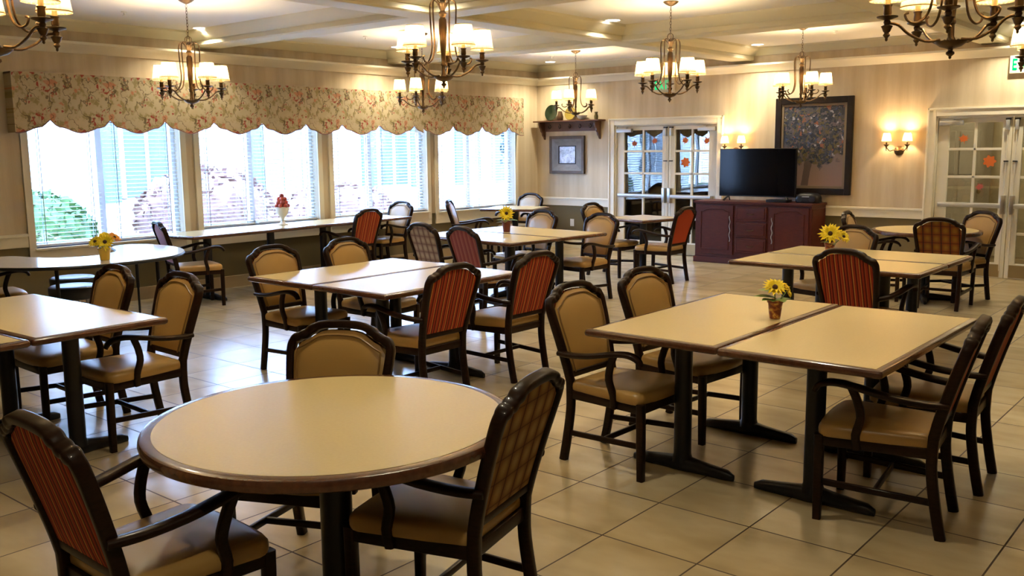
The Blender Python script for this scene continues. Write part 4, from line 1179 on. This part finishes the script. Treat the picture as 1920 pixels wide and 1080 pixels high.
for k in range(4):
    j = (k+1) % 4; bm.faces.new((ov[k], ov[j], iv[j], iv[k])); bm.faces.new((ov[k], bv[k], bv[j], ov[j])); bm.faces.new((iv[k], iv[j], bi[j], bi[k])); bm.faces.new((bv[k], bi[k], bi[j], bv[j]))
link('sloped_mat', bm, M['mat_grey'], pp, False)
bm = B()
for (a, b, c, d) in ((-.178, -.165, -.148, .148), (.165, .178, -.148, .148), (-.165, .165, .135, .148), (-.165, .165, -.148, -.135)): box(bm, a, b, -.026, -.012, c, d, .002)
link('inner_lip', bm, M['black_frame'], pp, False)
m, t, out = nt('pale winter print'); o = coords(t); n1 = noise(t, o, 9, 4)
c = ramp(t, n1, [(.35, (.30, .33, .42)), (.5, (.55, .60, .72)), (.65, (.72, .76, .84))])
wv = mth(t, 'LESS_THAN', mth(t, 'ABSOLUTE', mth(t, 'SUBTRACT', noise(t, o, 12, 3), .5)), .018); c = mixc(t, mth(t, 'MULTIPLY', wv, .5), c, (.15, .15, .2))
bsdf(t, out, c, .15); bm = B(); box(bm, -.166, .166, -.014, -.006, -.136, .136); link('print', bm, m, pp, False)

# ------------------------------------------------------------------ hook shelf
sh = thing('hook_shelf', 'brown wooden wall shelf with a row of coat hooks', 'shelf', (-9.25, YB, 2.10))
bm = B(); box(bm, -.665, .665, -.20, 0, -.022, 0, .004); link('board', bm, M['shelf_wood'], sh, False)
bm = B(); box(bm, -.56, .56, -.022, 0, -.175, -.022, .003); link('back_board', bm, M['shelf_wood'], sh, False)
for s in (-1, 1):
    bm = B(); pr2 = [(0, -.022), (-.17, -.022), (-.17, -.06), (-.155, -.10), (-.12, -.135), (-.115, -.17), (-.08, -.20), (-.075, -.235), (-.04, -.265), (-.02, -.30), (0, -.31)]
    x0 = s*.56-.014
    r0 = [bm.verts.new((x0, a, b)) for a, b in pr2]; r1 = [bm.verts.new((x0+.028, a, b)) for a, b in pr2]
    n = len(pr2)
    for i in range(n):
        j = (i+1) % n; bm.faces.new((r0[i], r0[j], r1[j], r1[i]))
    bm.faces.new(r0); bm.faces.new(r1); link('bracket', bm, M['shelf_wood'], sh, False)
for k in range(5):
    bm = B(); x = -.42+.205*k
    sweep(bm, catmull([Vector((x, -.02, -.10)), Vector((x, -.05, -.125)), Vector((x, -.075, -.115)), Vector((x, -.08, -.085))], 3), circ(.006, 6), up=Vector((1, 0, 0)))
    sweep(bm, [Vector((x, -.02, -.09)), Vector((x, -.06, -.06))], circ(.006, 6), up=Vector((1, 0, 0)))
    link('hook', bm, M['black_iron'], sh)
ZS = 2.1005
bm = B(); lathe(bm, [(.05, 0), (.125, .03), (.13, .034), (.125, .036), (.05, .008)], 32); o = link('plate', bm, plain('dark green glaze', (.008, .022, .010), .25, coat=.3)); o.location = (-9.60, YB-.075, ZS+.128); o.rotation_euler = (R(80), 0, 0); tag(o, 'round dark green plate standing on the hook shelf', 'plate')
bm = B(); lathe(bm, [(.04, 0), (.05, .02), (.055, .06), (.04, .11), (.03, .14), (.035, .15)], 20); o = link('jar', bm, plain('brown glaze', (.07, .035, .015), .35)); o.location = (-9.42, YB-.10, ZS); tag(o, 'dark brown jar between the two plates on the hook shelf', 'jar')
bm = B(); lathe(bm, [(.04, 0), (.105, .02), (.11, .026), (.105, .03), (.04, .008)], 32); o = link('plate', bm, plain('mustard glaze', (.26, .19, .03), .3)); o.location = (-9.22, YB-.07, ZS+.108); o.rotation_euler = (R(80), 0, 0); tag(o, 'mustard yellow plate standing on the hook shelf', 'plate')
bm = B(); lathe(bm, [(.03, 0), (.06, .03), (.085, .055), (.10, .07), (.095, .07), (.05, .03)], 24); o = link('bowl', bm, plain('pale bowl glaze', (.6, .58, .52), .3)); o.location = (-8.98, YB-.11, ZS); tag(o, 'pale shallow bowl on the hook shelf behind the lamp arms', 'bowl')
bm = B(); lathe(bm, [(.03, 0), (.035, .05), (.022, .09), (.03, .12)], 16); o = link('vase', bm, plain('green brown glaze', (.09, .08, .03), .4)); o.location = (-8.70, YB-.10, ZS); tag(o, 'small olive vase on the right end of the hook shelf', 'vase')

# ------------------------------------------------------------------ exit signs, outlets
LET = {'E': [(0, 0, .22, 1), (0, .80, .8, 1), (0, .42, .7, .58), (0, 0, .8, .2)], 'I': [(.3, 0, .52, 1)], 'T': [(0, .8, .9, 1), (.34, 0, .56, 1)]}
def exit_sign(x, z, label):
    s = thing('exit_sign', label, 'exit sign', (x, YB, z), 0, 'green exit signs')
    bm = B(); box(bm, -.18, .18, -.05, 0, -.105, .105, .006); link('housing', bm, plain('sign white', (.55, .5, .38), .5), s, False)
    px = -.148; h = .135; w = .062
    for chh in 'EXIT':
        bm = B()
        if chh == 'X':
            for (a, b) in ((0, 1), (1, 0)):
                v = [(px+w*a, -h/2), (px+w*a+.016, -h/2), (px+w*b+.016, h/2), (px+w*b, h/2)]
                f = [bm.verts.new((q[0], -.053, q[1])) for q in v]; g = [bm.verts.new((q[0], -.049, q[1])) for q in v]
                bm.faces.new(f); bm.faces.new(g)
                for i in range(4): bm.faces.new((f[i], f[(i+1) % 4], g[(i+1) % 4], g[i]))
            adv = .09
        else:
            for (a, b, c, d) in LET[chh]: box(bm, px+a*w, px+c*w, -.053, -.049, -h/2+b*h, -h/2+d*h)
            adv = .075 if chh == 'E' else .055
        link('letter', bm, M['exit_green'], s, False); px += adv
exit_sign(-2.575, 2.585, 'green lettered exit sign above the right glass doors')
exit_sign(-7.50, 2.585, 'green lettered exit sign above the left glass doors, behind lamp shades')
bm = B(); box(bm, -.038, .038, -.008, 0, -.06, .06, .003); box(bm, -.017, .017, -.011, -.007, .010, .042, .003); box(bm, -.017, .017, -.011, -.007, -.042, -.010, .003)
o = link('wall_outlet', bm, M['white_plastic'], None, False); o.location = (-9.246, YB, .42); tag(o, 'white double wall outlet below the small print', 'outlet')

# ------------------------------------------------------------------ outside
GZ = -.15
def grassmat():
    m, t, out = nt('lawn'); c = ramp(t, noise(t, coords(t), 3, 4), [(.35, (.07, .11, .035)), (.65, (.16, .18, .10))]); bsdf(t, out, c, .9, 0, .1); return m
bm = B(); box(bm, -40, XW-.2, -15, 40, GZ-.1, GZ); struct('ground', bm, grassmat())
bm = B(); box(bm, -12.6, -11.4, -4, 30, GZ, GZ+.02); o = link('garden_path', bm, plain('pale concrete path', (.7, .7, .68), .8), None, False); o['kind'] = 'structure'
bld = thing('neighbour_house', 'white sided building with shuttered windows seen through the blinds', 'building', (-17.5, 8, GZ))
m, t, out = nt('white siding'); o = coords(t); sp = N(t, 'ShaderNodeSeparateXYZ'); t.links.new(o, sp.inputs[0])
f = mth(t, 'FRACT', mth(t, 'MULTIPLY', sp.outputs[2], 7)); bsdf(t, out, mixc(t, mth(t, 'LESS_THAN', f, .12), (.82, .83, .84), (.6, .63, .66)), .7, 0, .2)
bm = B(); box(bm, -.5, 0, -14, 20, 0, 3.4); link('wall', bm, m, bld, False)
bm = B(); box(bm, -2.5, .6, -14.3, 20.3, 3.4, 3.6); link('eaves', bm, M['white_plastic'], bld, False)
shut = plain('blue grey shutter', (.07, .11, .12), .6); wgl = plain('dark window glass', (.09, .11, .13), .1)
for k in range(9):
    y = -11.5+3.3*k
    bm = B(); box(bm, 0, .05, y-.5, y+.5, .9, 2.4); w_ = link('window', bm, wgl, bld, False)
    bm = B()
    for (a, b, c, d) in ((-.55, .55, .85, .92), (-.55, .55, 2.38, 2.45), (-.55, -.48, .9, 2.4), (.48, .55, .9, 2.4), (-.03, .03, .9, 2.4)): box(bm, .0, .08, y+a, y+b, c, d)
    link('window_trim', bm, M['white_plastic'], w_, False)
    for s in (-1, 1):
        bm = B(); box(bm, 0, .06, y+s*.80-.22, y+s*.80+.22, .85, 2.45); link('shutter', bm, shut, bld, False)
bm = B(); sweep(bm, catmull([Vector((.1, -6, 3.3)), Vector((.35, -5.4, 3.0)), Vector((.15, -5.1, 2.6)), Vector((.1, -5.1, 0))], 4), circ(.05, 8)); link('downspout', bm, M['silver_paint'], bld)
def bush(name, x, y, r, h, mat, label, n=420, seed=1):
    rnd = random.Random(seed); bm = B()
    bmesh.ops.create_icosphere(bm, subdivisions=3, radius=1)
    for v in bm.verts:
        k = 1+.10*math.sin(7*v.co.x+3*v.co.z)+.08*math.sin(9*v.co.y+seed)
        v.co = Vector((v.co.x*r[0]*k*.9, v.co.y*r[1]*k*.9, (v.co.z*.5+.5)*h*k*.92))
    for i in range(n):
        a = rnd.uniform(0, 2*PI); p = rnd.uniform(-.2, 1); q = math.sqrt(max(0, 1-p*p)) if p > 0 else 1
        c = Vector((r[0]*q*math.cos(a), r[1]*q*math.sin(a), (p*.5+.5)*h))
        s = rnd.uniform(.05, .11); d1 = Vector([rnd.uniform(-1, 1) for _ in range(3)]).normalized(); d2 = d1.cross(Vector([rnd.uniform(-1, 1) for _ in range(3)])).normalized()
        v = [bm.verts.new(c+d1*s), bm.verts.new(c+d2*s*.5), bm.verts.new(c-d1*s), bm.verts.new(c-d2*s*.5)]; bm.faces.new(v)
    o = link(name, bm, mat, None, False); o.location = (x, y, GZ); tag(o, label, 'shrub')
hedge = plain('hedge foliage', (.036, .088, .016), .8, var=.5, vscale=6); redb = plain('russet foliage', (.16, .085, .07), .8, var=.5, vscale=6); grs = plain('grass clump', (.09, .13, .035), .8, var=.4, vscale=9)
bush('hedge', -13.6, 5.6, (.8, 1.0), 1.30, hedge, 'rounded green hedge outside the left window', 420, 1)
bush('shrub', -13.2, 8.3, (.8, 1.15), 1.55, redb, 'russet shrub outside the right half of the left window', 420, 2)
bush('ornamental_grass', -12.1, 5.15, (.4, .45), .8, grs, 'pale grass clump outside, low in the left window', 260, 3)
bush('shrub', -13.5, 11.2, (.8, 1.2), 1.2, redb, 'russet shrub outside the second window', 300, 4)
bush('tree', -14.6, 18.7, (.9, 1.2), 3.4, plain('shade tree foliage', (.018, .032, .035), .8, var=.5, vscale=4), 'dark blue-green tree outside the corner window', 600, 5)

# ------------------------------------------------------------------ world and render look
w = bpy.data.worlds.new('world'); bpy.context.scene.world = w; w.use_nodes = True
bg = w.node_tree.nodes['Background']; bg.inputs[0].default_value = (.40, .58, 1.0, 1); bg.inputs[1].default_value = 17.0
sc = bpy.context.scene
sc.view_settings.view_transform = 'Standard'; sc.view_settings.look = 'None'; sc.view_settings.gamma = 1; sc.view_settings.use_curve_mapping = False
sc.view_settings.exposure = 1.35
